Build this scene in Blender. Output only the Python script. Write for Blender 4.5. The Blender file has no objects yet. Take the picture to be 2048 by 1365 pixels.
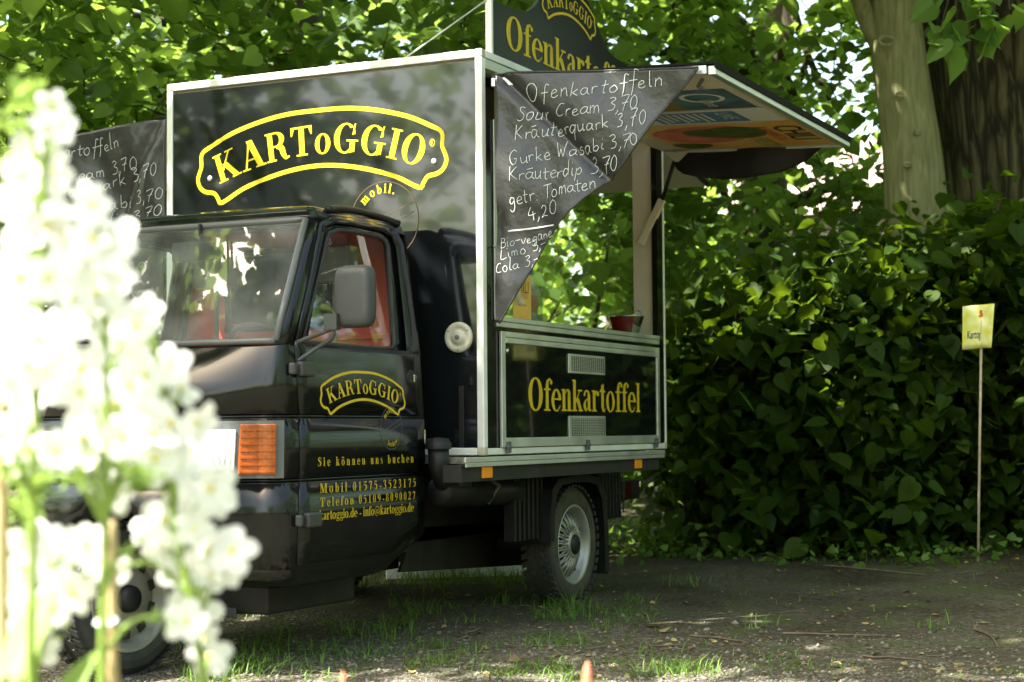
import bpy, math, random
import numpy as np
from mathutils import Vector, Matrix
random.seed(7)
RNG = np.random.default_rng(11)
sc = bpy.context.scene
COL = sc.collection
# ------------------------------------------------------------------ camera
# metres; x runs to the truck's rear, y to the truck's far side, z up; the truck's near front box corner stands at x=y=0
ZO = 0.76
CR = np.array([[0.4365940153619825, -0.8996244907456361, -0.007838456528937776],
               [0.042230538051920063, 0.029196314341057072, -0.9986812088373065],
               [0.8986669279582655, 0.4356872167961246, 0.05073856240080543]])
CC = np.array([-6.615, -3.342, 0.111 + ZO])
FPX = 3474.42
cam_d = bpy.data.cameras.new('camera')
cam = bpy.data.objects.new('camera', cam_d)
COL.objects.link(cam)
M = Matrix.Identity(4)
for i in range(3):
    M[i][0] = CR[0][i]; M[i][1] = -CR[1][i]; M[i][2] = -CR[2][i]; M[i][3] = CC[i]
cam.matrix_world = M
cam_d.sensor_width = 36.0
cam_d.lens = FPX / 2048 * 36.0
cam_d.clip_start = 0.05
cam_d.clip_end = 600
cam_d.dof.use_dof = True
cam_d.dof.focus_distance = 7.3
cam_d.dof.aperture_fstop = 3.2
cam_d.dof.aperture_blades = 7
sc.camera = cam
# ------------------------------------------------------------------ sky, sun, exposure
SUN_EL = math.radians(57)
SUN_DIR = np.array([-0.75, 0.66]); SUN_DIR = SUN_DIR / np.linalg.norm(SUN_DIR)   # towards the sun, on the ground
world = bpy.data.worlds.new('World'); sc.world = world
world.use_nodes = True
wn = world.node_tree.nodes; wl = world.node_tree.links
for n in list(wn): wn.remove(n)
wo = wn.new('ShaderNodeOutputWorld'); wb = wn.new('ShaderNodeBackground'); sky = wn.new('ShaderNodeTexSky')
sky.sky_type = 'NISHITA'; sky.sun_disc = False
sky.sun_elevation = SUN_EL
sky.sun_rotation = math.atan2(SUN_DIR[0], SUN_DIR[1])
sky.air_density = 1.0; sky.dust_density = 3.0; sky.ozone_density = 0.6
wb.inputs['Strength'].default_value = 0.15
wm = wn.new('ShaderNodeMix'); wm.data_type = 'RGBA'; wm.blend_type = 'MULTIPLY'; wm.inputs['Factor'].default_value = 1.0
wm.inputs[7].default_value = (1.0, 0.94, 0.78, 1)   # the sky over the clearing is hazy and warm, not blue
wl.new(sky.outputs[0], wm.inputs[6]); wl.new(wm.outputs[2], wb.inputs['Color']); wl.new(wb.outputs[0], wo.inputs['Surface'])
sun_d = bpy.data.lights.new('sun', 'SUN'); sun_d.energy = 4.6; sun_d.angle = math.radians(0.53)
sun_d.color = (1.0, 0.95, 0.86)
sun = bpy.data.objects.new('sun', sun_d); COL.objects.link(sun)
sv = Vector((SUN_DIR[0] * math.cos(SUN_EL), SUN_DIR[1] * math.cos(SUN_EL), math.sin(SUN_EL)))
sun.rotation_euler = sv.to_track_quat('Z', 'Y').to_euler()
sun.location = (-10, 10, 20)
sc.view_settings.view_transform = 'Standard'; sc.view_settings.look = 'None'
sc.view_settings.gamma = 1.0; sc.view_settings.exposure = 2.5
sc.cycles.use_denoising = True
sc.cycles.max_bounces = 8; sc.cycles.transparent_max_bounces = 12
sc.cycles.diffuse_bounces = 3; sc.cycles.glossy_bounces = 4; sc.cycles.transmission_bounces = 5
sc.cycles.sample_clamp_indirect = 6.0
sc.cycles.caustics_reflective = False; sc.cycles.caustics_refractive = False

# ------------------------------------------------------------------ from a pixel of the photograph to a point on a real plane
def ray(px, py): return CR.T @ np.array([(px - 1024) / FPX, (py - 682.5) / FPX, 1.0])
def on_x(px, py, x): d = ray(px, py); return CC + d * (x - CC[0]) / d[0]
def on_y(px, py, y): d = ray(px, py); return CC + d * (y - CC[1]) / d[1]
def at_depth(px, py, dep): return CC + ray(px, py) * dep
def gz(x): return 0.0245 * max(-30.0, min(9.0, x))
def on_ground(px, py):
    d = ray(px, py); s = (0.0245 * CC[0] - CC[2]) / (d[2] - 0.0245 * d[0]); return CC + d * s

# ------------------------------------------------------------------ materials
MATS = {}
def mat(name, base, rough=0.5, metal=0.0, vary=0.0, vscale=8.0, bump=0.0, bscale=40.0, spec=0.5, coat=0.0, trans=0.0, alpha=None, rvary=0.0, base2=None, detail=6.0):
    m = bpy.data.materials.new(name); m.use_nodes = True
    nt = m.node_tree; b = nt.nodes['Principled BSDF']
    b.inputs['Base Color'].default_value = (*base, 1); b.inputs['Roughness'].default_value = rough
    b.inputs['Metallic'].default_value = metal; b.inputs['Specular IOR Level'].default_value = spec
    b.inputs['Coat Weight'].default_value = coat; b.inputs['Coat Roughness'].default_value = 0.03
    b.inputs['Transmission Weight'].default_value = trans
    tc = nt.nodes.new('ShaderNodeTexCoord')
    if vary or base2 or rvary:
        n = nt.nodes.new('ShaderNodeTexNoise'); n.inputs['Scale'].default_value = vscale; n.inputs['Detail'].default_value = detail
        nt.links.new(tc.outputs['Object'], n.inputs['Vector'])
        r = nt.nodes.new('ShaderNodeValToRGB')
        c2 = base2 if base2 else tuple(min(1, c * (1 + vary)) for c in base)
        c1 = base if base2 else tuple(c * (1 - vary) for c in base)
        r.color_ramp.elements[0].color = (*c1, 1); r.color_ramp.elements[1].color = (*c2, 1)
        r.color_ramp.elements[0].position = 0.35; r.color_ramp.elements[1].position = 0.65
        nt.links.new(n.outputs['Fac'], r.inputs['Fac'])
        if vary or base2: nt.links.new(r.outputs['Color'], b.inputs['Base Color'])
        if rvary:
            mr = nt.nodes.new('ShaderNodeMapRange'); mr.inputs['From Min'].default_value = 0.35; mr.inputs['From Max'].default_value = 0.7
            mr.inputs['To Min'].default_value = rough; mr.inputs['To Max'].default_value = rough + rvary
            nt.links.new(n.outputs['Fac'], mr.inputs['Value']); nt.links.new(mr.outputs[0], b.inputs['Roughness'])
    if bump:
        n2 = nt.nodes.new('ShaderNodeTexNoise'); n2.inputs['Scale'].default_value = bscale; n2.inputs['Detail'].default_value = 5
        nt.links.new(tc.outputs['Object'], n2.inputs['Vector'])
        bp = nt.nodes.new('ShaderNodeBump'); bp.inputs['Strength'].default_value = 1.0; bp.inputs['Distance'].default_value = bump
        nt.links.new(n2.outputs['Fac'], bp.inputs['Height']); nt.links.new(bp.outputs[0], b.inputs['Normal'])
    MATS[name] = m
    return m
def leaf_mat(name, dark, light, tr, gloss=0.35, tmix=0.42, spec=0.35):
    m = bpy.data.materials.new(name); m.use_nodes = True
    nt = m.node_tree; N = nt.nodes; L = nt.links
    for n in list(N): N.remove(n)
    out = N.new('ShaderNodeOutputMaterial')
    at = N.new('ShaderNodeAttribute'); at.attribute_name = 'tint'
    r = N.new('ShaderNodeValToRGB'); r.color_ramp.elements[0].color = (*dark, 1); r.color_ramp.elements[1].color = (*light, 1)
    L.new(at.outputs['Fac'], r.inputs['Fac'])
    p = N.new('ShaderNodeBsdfPrincipled'); p.inputs['Roughness'].default_value = gloss; p.inputs['Specular IOR Level'].default_value = spec
    L.new(r.outputs['Color'], p.inputs['Base Color'])
    t = N.new('ShaderNodeBsdfTranslucent')
    mx = N.new('ShaderNodeMix'); mx.data_type = 'RGBA'; mx.inputs['Factor'].default_value = 0.6
    L.new(r.outputs['Color'], mx.inputs[6]); mx.inputs[7].default_value = (*tr, 1)
    L.new(mx.outputs[2], t.inputs['Color'])
    ms = N.new('ShaderNodeMixShader'); ms.inputs['Fac'].default_value = tmix
    L.new(p.outputs[0], ms.inputs[1]); L.new(t.outputs[0], ms.inputs[2]); L.new(ms.outputs[0], out.inputs['Surface'])
    MATS[name] = m
    return m
def glass_mat(name, tint=(0.9, 0.95, 0.92), ior=1.6, haze=0.0):
    m = bpy.data.materials.new(name); m.use_nodes = True
    nt = m.node_tree; N = nt.nodes; L = nt.links
    for n in list(N): N.remove(n)
    out = N.new('ShaderNodeOutputMaterial'); tr = N.new('ShaderNodeBsdfTransparent'); gl = N.new('ShaderNodeBsdfGlossy'); lw = N.new('ShaderNodeLayerWeight'); lw.inputs['Blend'].default_value = 0.5; pw = N.new('ShaderNodeMath'); pw.operation = 'POWER'; fr = N.new('ShaderNodeMath'); fr.operation = 'MULTIPLY_ADD'
    tr.inputs['Color'].default_value = (*tint, 1); gl.inputs['Roughness'].default_value = 0.015; f0 = ((ior - 1) / (ior + 1)) ** 2 * 1.8; L.new(lw.outputs['Facing'], pw.inputs[0]); pw.inputs[1].default_value = 4.5; L.new(pw.outputs[0], fr.inputs[0]); fr.inputs[1].default_value = 1 - f0; fr.inputs[2].default_value = f0
    ms = N.new('ShaderNodeMixShader'); L.new(fr.outputs[0], ms.inputs['Fac']); L.new(tr.outputs[0], ms.inputs[1]); L.new(gl.outputs[0], ms.inputs[2])
    last = ms
    if haze:
        df = N.new('ShaderNodeBsdfDiffuse'); df.inputs['Color'].default_value = (0.75, 0.75, 0.72, 1)
        tc = N.new('ShaderNodeTexCoord'); nz = N.new('ShaderNodeTexNoise'); nz.inputs['Scale'].default_value = 5; nz.inputs['Detail'].default_value = 2
        L.new(tc.outputs['Object'], nz.inputs['Vector'])
        mr = N.new('ShaderNodeMapRange'); mr.inputs['From Min'].default_value = 0.35; mr.inputs['From Max'].default_value = 0.8; mr.inputs['To Min'].default_value = haze * 0.5; mr.inputs['To Max'].default_value = haze * 2.2
        L.new(nz.outputs['Fac'], mr.inputs['Value'])
        m2 = N.new('ShaderNodeMixShader'); L.new(mr.outputs[0], m2.inputs['Fac']); L.new(ms.outputs[0], m2.inputs[1]); L.new(df.outputs[0], m2.inputs[2]); last = m2
    L.new(last.outputs[0], out.inputs['Surface'])
    MATS[name] = m
    return m

mat('black_paint', (0.004, 0.005, 0.005), 0.10, base2=(0.007, 0.008, 0.008), spec=0.32, coat=0.10, bump=0.0004, bscale=9, rvary=0.08, vscale=6)
mat('black_panel', (0.006, 0.007, 0.008), 0.05, coat=0.8, bump=0.0006, bscale=3.2, rvary=0.07, vscale=5)
mat('reflected_red', (0.13, 0.015, 0.010), 0.2)
mat('sign_black', (0.006, 0.007, 0.007), 0.22, spec=0.25, bump=0.0008, bscale=3)
mat('black_plastic', (0.010, 0.010, 0.010), 0.5, spec=0.35, vary=0.25, vscale=14, bump=0.0006, bscale=120)
mat('chassis_black', (0.008, 0.0075, 0.0065), 0.7, base2=(0.018, 0.016, 0.013), vscale=9, bump=0.001, bscale=60)
mat('aluminium', (0.62, 0.64, 0.60), 0.34, 0.75, vary=0.08, vscale=5, rvary=0.15)
mat('white_aluminium', (0.74, 0.74, 0.68), 0.38, 0.15, vary=0.06, vscale=7)
mat('cream_panel', (0.62, 0.56, 0.44), 0.45, vary=0.05, vscale=4)
mat('pale_panel', (0.55, 0.54, 0.47), 0.5, vary=0.05, vscale=4)
mat('dirty_bed', (0.15, 0.14, 0.11), 0.85, base2=(0.36, 0.33, 0.22), vscale=30, bump=0.002, bscale=90)
mat('yellow_vinyl', (0.80, 0.62, 0.015), 0.35, vary=0.03, vscale=20)
mat('gold_vinyl', (0.60, 0.42, 0.01), 0.4, vary=0.05, vscale=20)
mat('brown_vinyl', (0.09, 0.055, 0.025), 0.5)
mat('rubber', (0.022, 0.022, 0.021), 0.75, base2=(0.038, 0.037, 0.033), vscale=16, bump=0.0012, bscale=90)
mat('muddy_rubber', (0.028, 0.027, 0.020), 0.85, base2=(0.060, 0.055, 0.030), vscale=14, bump=0.002, bscale=60)
mat('silver_rim', (0.32, 0.32, 0.28), 0.35, 0.55, vary=0.12, vscale=12, rvary=0.2)
mat('grey_plastic', (0.042, 0.044, 0.044), 0.42, vary=0.08, vscale=20, bump=0.0003, bscale=300)
mat('bezel_grey', (0.10, 0.105, 0.105), 0.3, vary=0.05)
mat('headlight_glass', (0.62, 0.64, 0.62), 0.2, 0.45, bump=0.002, bscale=60)
mat('amber', (0.30, 0.060, 0.006), 0.18, vary=0.2, vscale=30, coat=0.4)
mat('marker_orange', (0.80, 0.27, 0.01), 0.3)
mat('red_interior', (0.55, 0.05, 0.025), 0.55, vary=0.12, vscale=6)
mat('seat_grey', (0.17, 0.17, 0.16), 0.8, vary=0.1, bump=0.001, bscale=200)
mat('ivory', (0.44, 0.42, 0.31), 0.4, vary=0.08, vscale=30)
mat('tail_red', (0.035, 0.004, 0.003), 0.25)
mat('chalk', (0.60, 0.64, 0.60), 0.8, vary=0.06, vscale=40)
mat('white_plastic', (0.72, 0.76, 0.80), 0.5, vary=0.05, vscale=3)
mat('steel', (0.62, 0.60, 0.56), 0.16, 1.0)
mat('bottle_glass', (0.55, 0.6, 0.6), 0.08, 0.0, spec=0.8)
mat('label_orange', (0.70, 0.25, 0.06), 0.5)
mat('label_blue', (0.05, 0.13, 0.30), 0.5)
mat('card_yellow', (0.75, 0.47, 0.10), 0.55, vary=0.06, vscale=20)
mat('ink_black', (0.02, 0.018, 0.016), 0.6)
mat('ink_red', (0.55, 0.06, 0.03), 0.6)
mat('ink_green', (0.20, 0.35, 0.05), 0.6)
mat('ink_pink', (0.60, 0.16, 0.12), 0.6, vary=0.25, vscale=9)
mat('ink_leaf', (0.07, 0.11, 0.02), 0.6, vary=0.4, vscale=14)
mat('poster_orange', (0.72, 0.38, 0.08), 0.5, base2=(0.74, 0.52, 0.2), vscale=4)
mat('poster_blue', (0.10, 0.22, 0.42), 0.5, vary=0.1)
mat('poster_dark', (0.05, 0.09, 0.13), 0.5, base2=(0.09, 0.20, 0.26), vscale=7)
mat('poster_food', (0.30, 0.12, 0.04), 0.5, base2=(0.16, 0.22, 0.05), vscale=16)
mat('poster_white', (0.72, 0.74, 0.74), 0.5)
mat('sign_yellow', (0.66, 0.62, 0.05), 0.5, base2=(0.80, 0.80, 0.40), vscale=14, detail=1)
mat('stake_wood', (0.42, 0.34, 0.22), 0.8, vary=0.15, vscale=20)
mat('strap_beige', (0.50, 0.48, 0.30), 0.6, vary=0.1, vscale=30)
mat('petal_white', (0.86, 0.87, 0.80), 0.5)
mat('flower_yellow', (0.72, 0.66, 0.16), 0.6)
mat('pink_bud', (0.50, 0.15, 0.085), 0.6, vary=0.35, vscale=130, bump=0.002, bscale=260)
mat('painted_rim', (0.24, 0.24, 0.20), 0.4, 0.3, vary=0.12, vscale=12, rvary=0.2)
mat('stem_green', (0.20, 0.30, 0.05), 0.55, vary=0.2, vscale=20)
mat('bamboo', (0.52, 0.40, 0.20), 0.6, vary=0.12, vscale=15)
mat('dark_tarp', (0.018, 0.018, 0.017), 0.5, spec=0.25, bump=0.008, bscale=7)
mat('matt_black', (0.012, 0.012, 0.011), 0.8, spec=0.1)
mat('house_wall', (0.34, 0.245, 0.21), 0.9, vary=0.1, vscale=1.2, bump=0.01, bscale=8)
mat('house_roof', (0.30, 0.235, 0.20), 0.9, vary=0.12, vscale=3)
mat('window_blue', (0.35, 0.45, 0.60), 0.1)
mat('twig_brown', (0.11, 0.082, 0.052), 0.85, vary=0.3, vscale=15)
mat('stone', (0.10, 0.09, 0.07), 0.9, base2=(0.22, 0.20, 0.165), vscale=3)
mat('plate_black', (0.03, 0.034, 0.042), 0.4)
glass_mat('windscreen_glass', ior=1.75, haze=0.085)
glass_mat('window_glass', ior=1.45, haze=0.006)
glass_mat('clear_acrylic', tint=(0.86, 0.9, 0.86), ior=1.5, haze=0.05)
leaf_mat('lime_leaf', (0.046, 0.105, 0.018), (0.105, 0.180, 0.036), (0.42, 0.62, 0.08), gloss=0.45, tmix=0.55)
leaf_mat('far_leaf', (0.070, 0.125, 0.035), (0.12, 0.19, 0.06), (0.46, 0.62, 0.16), gloss=0.6, tmix=0.5)
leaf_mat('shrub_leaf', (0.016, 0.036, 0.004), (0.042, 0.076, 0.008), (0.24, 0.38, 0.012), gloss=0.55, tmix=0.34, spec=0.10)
leaf_mat('grass_blade', (0.05, 0.12, 0.015), (0.14, 0.24, 0.04), (0.26, 0.42, 0.04), gloss=0.5, tmix=0.35)
leaf_mat('dry_leaf', (0.11, 0.08, 0.04), (0.36, 0.29, 0.11), (0.3, 0.22, 0.06), gloss=0.7, tmix=0.15)
leaf_mat('flower_leaf', (0.13, 0.22, 0.04), (0.24, 0.36, 0.08), (0.38, 0.55, 0.10), gloss=0.5, tmix=0.35)
leaf_mat('petal', (0.88, 0.89, 0.86), (0.93, 0.93, 0.91), (0.95, 0.96, 0.92), gloss=0.6, tmix=0.45)
def bark_mat(name, c1, c2, ridge, zs, depth, plates=False):
    m = bpy.data.materials.new(name); m.use_nodes = True
    nt = m.node_tree; b = nt.nodes['Principled BSDF']; b.inputs['Roughness'].default_value = 0.9; b.inputs['Specular IOR Level'].default_value = 0.2
    tc = nt.nodes.new('ShaderNodeTexCoord'); mp = nt.nodes.new('ShaderNodeMapping'); mp.inputs['Scale'].default_value = (1, 1, zs)
    nt.links.new(tc.outputs['Object'], mp.inputs['Vector'])
    n = nt.nodes.new('ShaderNodeTexNoise'); n.inputs['Scale'].default_value = ridge; n.inputs['Detail'].default_value = 7; n.inputs['Distortion'].default_value = 0.6
    nt.links.new(mp.outputs[0], n.inputs['Vector'])
    r = nt.nodes.new('ShaderNodeValToRGB'); r.color_ramp.elements[0].position = 0.02 if plates else 0.30; r.color_ramp.elements[1].position = 0.30 if plates else 0.68
    r.color_ramp.elements[0].color = (*c1, 1); r.color_ramp.elements[1].color = (*c2, 1)
    src = n.outputs['Fac']
    if plates:      # long furrows between ridges of bark
        mxv = nt.nodes.new('ShaderNodeMix'); mxv.data_type = 'RGBA'; mxv.inputs['Factor'].default_value = 0.10
        nt.links.new(mp.outputs[0], mxv.inputs[6]); nt.links.new(n.outputs['Color'], mxv.inputs[7])
        vo = nt.nodes.new('ShaderNodeTexVoronoi'); vo.feature = 'DISTANCE_TO_EDGE'; vo.inputs['Scale'].default_value = ridge; nt.links.new(mxv.outputs[2], vo.inputs['Vector'])
        ml = nt.nodes.new('ShaderNodeMath'); ml.operation = 'MULTIPLY'; nt.links.new(vo.outputs['Distance'], ml.inputs[0]); nt.links.new(n.outputs['Fac'], ml.inputs[1]); src = ml.outputs[0]
    nt.links.new(src, r.inputs['Fac'])
    n3 = nt.nodes.new('ShaderNodeTexNoise'); n3.inputs['Scale'].default_value = 2.2; n3.inputs['Detail'].default_value = 3
    nt.links.new(tc.outputs['Object'], n3.inputs['Vector'])
    mx = nt.nodes.new('ShaderNodeMix'); mx.data_type = 'RGBA'; mx.blend_type = 'MULTIPLY'; mx.inputs['Factor'].default_value = 0.6
    nt.links.new(r.outputs['Color'], mx.inputs[6]); nt.links.new(n3.outputs['Color'], mx.inputs[7])
    r3 = nt.nodes.new('ShaderNodeValToRGB'); r3.color_ramp.elements[0].color = (0.55, 0.65, 0.4, 1); r3.color_ramp.elements[1].color = (1.2, 1.15, 1.05, 1)
    nt.links.new(n3.outputs['Fac'], r3.inputs['Fac']); nt.links.new(r3.outputs['Color'], mx.inputs[7])
    nt.links.new(mx.outputs[2], b.inputs['Base Color'])
    bp = nt.nodes.new('ShaderNodeBump'); bp.inputs['Distance'].default_value = depth; bp.inputs['Strength'].default_value = 0.9
    nt.links.new(src, bp.inputs['Height']); nt.links.new(bp.outputs[0], b.inputs['Normal'])
    MATS[name] = m
bark_mat('bark_smooth', (0.14, 0.138, 0.065), (0.26, 0.25, 0.14), 30, 0.12, 0.008)
bark_mat('bark_furrowed', (0.022, 0.019, 0.011), (0.19, 0.165, 0.088), 13, 0.14, 0.035, True)
bark_mat('bark_dark', (0.035, 0.030, 0.022), (0.09, 0.075, 0.05), 14, 0.2, 0.02)
def tarp_mat():
    m = bpy.data.materials.new('tarp'); m.use_nodes = True
    nt = m.node_tree; N = nt.nodes; L = nt.links
    b = N['Principled BSDF']; b.inputs['Base Color'].default_value = (0.058, 0.057, 0.055, 1); b.inputs['Roughness'].default_value = 0.27; b.inputs['Specular IOR Level'].default_value = 0.7
    t = N.new('ShaderNodeBsdfTranslucent'); t.inputs['Color'].default_value = (0.17, 0.165, 0.15, 1)
    ms = N.new('ShaderNodeMixShader'); ms.inputs['Fac'].default_value = 0.4
    out = [n for n in N if n.type == 'OUTPUT_MATERIAL'][0]
    L.new(b.outputs[0], ms.inputs[1]); L.new(t.outputs[0], ms.inputs[2]); L.new(ms.outputs[0], out.inputs['Surface'])
    tc = N.new('ShaderNodeTexCoord'); n2 = N.new('ShaderNodeTexNoise'); n2.inputs['Scale'].default_value = 9; n2.inputs['Detail'].default_value = 3
    L.new(tc.outputs['Object'], n2.inputs['Vector']); bp = N.new('ShaderNodeBump'); bp.inputs['Distance'].default_value = 0.010
    L.new(n2.outputs['Fac'], bp.inputs['Height']); L.new(bp.outputs[0], b.inputs['Normal'])
    MATS['tarp'] = m
tarp_mat()

# ------------------------------------------------------------------ objects
ORIG = {}
def tag(o, label=None, cat=None, group=None, kind=None):
    if label: o['label'] = label
    if cat: o['category'] = cat
    if group: o['group'] = group
    if kind: o['kind'] = kind
    return o
def thing(name, loc, label, cat, group=None):
    o = bpy.data.objects.new(name, None); COL.objects.link(o); o.location = loc; o.empty_display_size = 0.1
    ORIG[o.name] = np.array(loc, float)
    return tag(o, label, cat, group)
class MB:
    def __init__(s): s.v = []; s.f = []
    def add(s, vs, fs):
        b = len(s.v); s.v += [tuple(map(float, p)) for p in vs]; s.f += [tuple(b + i for i in f) for f in fs]; return s
    def box(s, x0, x1, y0, y1, z0, z1):
        v = [(x, y, z) for x in (x0, x1) for y in (y0, y1) for z in (z0, z1)]
        return s.add(v, [(0, 1, 3, 2), (4, 6, 7, 5), (0, 4, 5, 1), (2, 3, 7, 6), (0, 2, 6, 4), (1, 5, 7, 3)])
    def obox(s, c, ax, ay, az):
        c, ax, ay, az = map(np.array, (c, ax, ay, az))
        v = [c + i * ax + j * ay + k * az for i in (-1, 1) for j in (-1, 1) for k in (-1, 1)]
        return s.add(v, [(0, 1, 3, 2), (4, 6, 7, 5), (0, 4, 5, 1), (2, 3, 7, 6), (0, 2, 6, 4), (1, 5, 7, 3)])
    def quad(s, a, b, c, d): return s.add([a, b, c, d], [(0, 1, 2, 3)])
    def grid(s, fn, nu, nv):
        b = len(s.v)
        for i in range(nu + 1):
            for j in range(nv + 1): s.v.append(tuple(map(float, fn(i / nu, j / nv))))
        for i in range(nu):
            for j in range(nv):
                a = b + i * (nv + 1) + j; s.f.append((a, a + nv + 1, a + nv + 2, a + 1))
        return s
    def tube(s, pts, rad, n=8, cap=True):
        pts = [np.array(p, float) for p in pts]; k = len(pts)
        if not hasattr(rad, '__len__'): rad = [rad] * k
        b = len(s.v); prev = None
        for i, p in enumerate(pts):
            t = pts[min(i + 1, k - 1)] - pts[max(i - 1, 0)]; t = t / (np.linalg.norm(t) + 1e-9)
            if prev is None:
                u = np.cross(t, (0, 0, 1)) if abs(t[2]) < 0.9 else np.cross(t, (1, 0, 0))
            else: u = prev - t * (prev @ t)
            u = u / (np.linalg.norm(u) + 1e-9); w = np.cross(t, u); prev = u
            for j in range(n):
                a = 2 * math.pi * j / n; s.v.append(tuple(p + rad[i] * (math.cos(a) * u + math.sin(a) * w)))
        for i in range(k - 1):
            for j in range(n):
                a = b + i * n + j; c = b + i * n + (j + 1) % n; s.f.append((a, c, c + n, a + n))
        if cap:
            s.f.append(tuple(b + j for j in reversed(range(n)))); s.f.append(tuple(b + (k - 1) * n + j for j in range(n)))
        return s
    def lathe(s, prof, c, axis=(0, 1, 0), n=40, up=(0, 0, 1)):
        # prof: (distance along axis, radius)
        c = np.array(c, float); a = np.array(axis, float); a /= np.linalg.norm(a); u = np.array(up if abs(np.dot(a, up)) < .95 else (1, 0, 0), float); u = u - a * (u @ a); u /= np.linalg.norm(u); w = np.cross(a, u)
        b = len(s.v); k = len(prof)
        for (d, r) in prof:
            for j in range(n):
                t = 2 * math.pi * j / n; s.v.append(tuple(c + a * d + r * (math.cos(t) * u + math.sin(t) * w)))
        for i in range(k - 1):
            for j in range(n):
                p = b + i * n + j; q = b + i * n + (j + 1) % n; s.f.append((p, q, q + n, p + n))
        return s
    def prism(s, poly, f0, f1):
        k = len(poly); v = [f0(*p) for p in poly] + [f1(*p) for p in poly]
        return s.add(v, [tuple(range(k)), tuple(range(2 * k - 1, k - 1, -1))] + [(i, (i + 1) % k, k + (i + 1) % k, k + i) for i in range(k)])
    def build(s, name, m, parent=None, smooth=False, bevel=0.0, label=None, loc=None, weld=False):
        o_ = ORIG[parent.name] if parent is not None else (np.array(loc, float) if loc is not None else np.zeros(3))
        me = bpy.data.meshes.new(name)
        me.from_pydata([tuple(np.array(p) - o_) for p in s.v], [], s.f)
        me.materials.append(MATS[m]); me.update()
        if smooth: me.polygons.foreach_set('use_smooth', [True] * len(me.polygons))
        o = bpy.data.objects.new(name, me); COL.objects.link(o); ORIG[o.name] = o_
        if parent is not None: o.parent = parent
        elif loc is not None: o.location = loc
        if bevel:
            bm = o.modifiers.new('bevel', 'BEVEL'); bm.width = bevel; bm.segments = 2; bm.limit_method = 'ANGLE'; bm.angle_limit = math.radians(50)
        if label: o['label'] = label
        return o
def catmull(pts, per=6, closed=False):
    P = [np.array(p, float) for p in pts]; n = len(P); out = []
    if n < 3 and not closed:
        return [P[0] + (P[-1] - P[0]) * i / per for i in range(per + 1)]
    rng = range(n) if closed else range(n - 1)
    for i in rng:
        p0 = P[(i - 1) % n] if closed or i > 0 else 2 * P[0] - P[1]
        p1 = P[i]; p2 = P[(i + 1) % n]
        p3 = P[(i + 2) % n] if closed or i + 2 < n else 2 * P[-1] - P[-2]
        for k in range(per):
            t = k / per
            out.append(0.5 * ((2 * p1) + (-p0 + p2) * t + (2 * p0 - 5 * p1 + 4 * p2 - p3) * t * t + (-p0 + 3 * p1 - 3 * p2 + p3) * t ** 3))
    if not closed: out.append(P[-1])
    return out
# ------------------------------------------------------------------ lettering: a bold serif face and a chalk handwriting, both drawn here as strokes
def g_bar(x0, x1, y0, y1): return [[(x0, y0), (x1, y0), (x1, y1), (x0, y1)]]
def g_dia(x0, y0, x1, y1, w): return [[(x0 - w / 2, y0), (x0 + w / 2, y0), (x1 + w / 2, y1), (x1 - w / 2, y1)]]
def g_arc(cx, cy, rx, ry, wv, wh, a0=0, a1=360, n=28):
    out = []; a0 = math.radians(a0); a1 = math.radians(a1)
    k = max(4, int(n * abs(a1 - a0) / 6.283))
    for i in range(k):
        q = []
        for t, inner in ((i, 0), (i + 1, 0), (i + 1, 1), (i, 1)):
            a = a0 + (a1 - a0) * t / k
            q.append((cx + (rx - wv * inner) * math.cos(a), cy + (ry - wh * inner) * math.sin(a)))
        out.append(q)
    return out
def g_path(pts, per=6):
    c = catmull([np.array(p, float) for p in pts], per); L = []; R = []
    for i, p in enumerate(c):
        d = c[min(i + 1, len(c) - 1)] - c[max(i - 1, 0)]; d = d[:2] / (np.linalg.norm(d[:2]) + 1e-9)
        nrm = np.array((-d[1], d[0])); L.append(tuple(p[:2] + nrm * p[2] / 2)); R.append(tuple(p[:2] - nrm * p[2] / 2))
    return [[R[i], R[i + 1], L[i + 1], L[i]] for i in range(len(c) - 1)]
def g_dot(x, y, r, n=14): return [[(x + r * math.cos(2 * math.pi * i / n), y + r * math.sin(2 * math.pi * i / n)) for i in range(n)]]
S_, T_, X_ = 0.19, 0.055, 0.69
def st(x, y0, y1, w=S_): return g_bar(x, x + w, y0, y1)
def sf(x0, x1, y): return g_bar(x0, x1, y - T_ / 2, y + T_ / 2)
B0, B1, BX = T_ / 2, 1 - T_ / 2, X_ - T_ / 2
GL = {}
GL['K'] = (st(.08, 0, 1) + sf(0, .36, B0) + sf(0, .36, B1) + g_dia(.27, .38, .66, .97, .08) + g_dia(.75, .02, .40, .60, .22) + sf(.50, .84, B1) + sf(.56, .93, B0), .93)
GL['A'] = (g_dia(.14, .02, .42, .98, .075) + g_dia(.72, .02, .43, 1.0, .23) + g_bar(.24, .60, .30, .36) + sf(0, .31, B0) + sf(.52, .92, B0), .92)
GL['R'] = (st(.08, 0, 1) + sf(0, .36, B0) + g_arc(.40, .735, .32, .265, .19, .06, -90, 90) + g_bar(.06, .42, .94, 1.0) + sf(0, .1, B1) + g_bar(.26, .42, .47, .53) + g_path([(.42, .50, .16), (.58, .42, .20), (.64, .2, .19), (.72, .05, .12), (.86, .07, .05)]), .88)
GL['T'] = (st(.30, 0, 1, .20) + sf(.19, .61, B0) + g_bar(0, .80, .935, 1.0) + [[(0, 1.0), (0, .70), (.045, .70), (.13, .935)], [(.80, 1.0), (.67, .935), (.755, .70), (.80, .70)]], .82)
GL['O'] = (g_arc(.41, .5, .41, .515, .21, .055), .86)
GL['o'] = (g_arc(.29, .335, .29, .355, .165, .05), .62)
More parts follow.
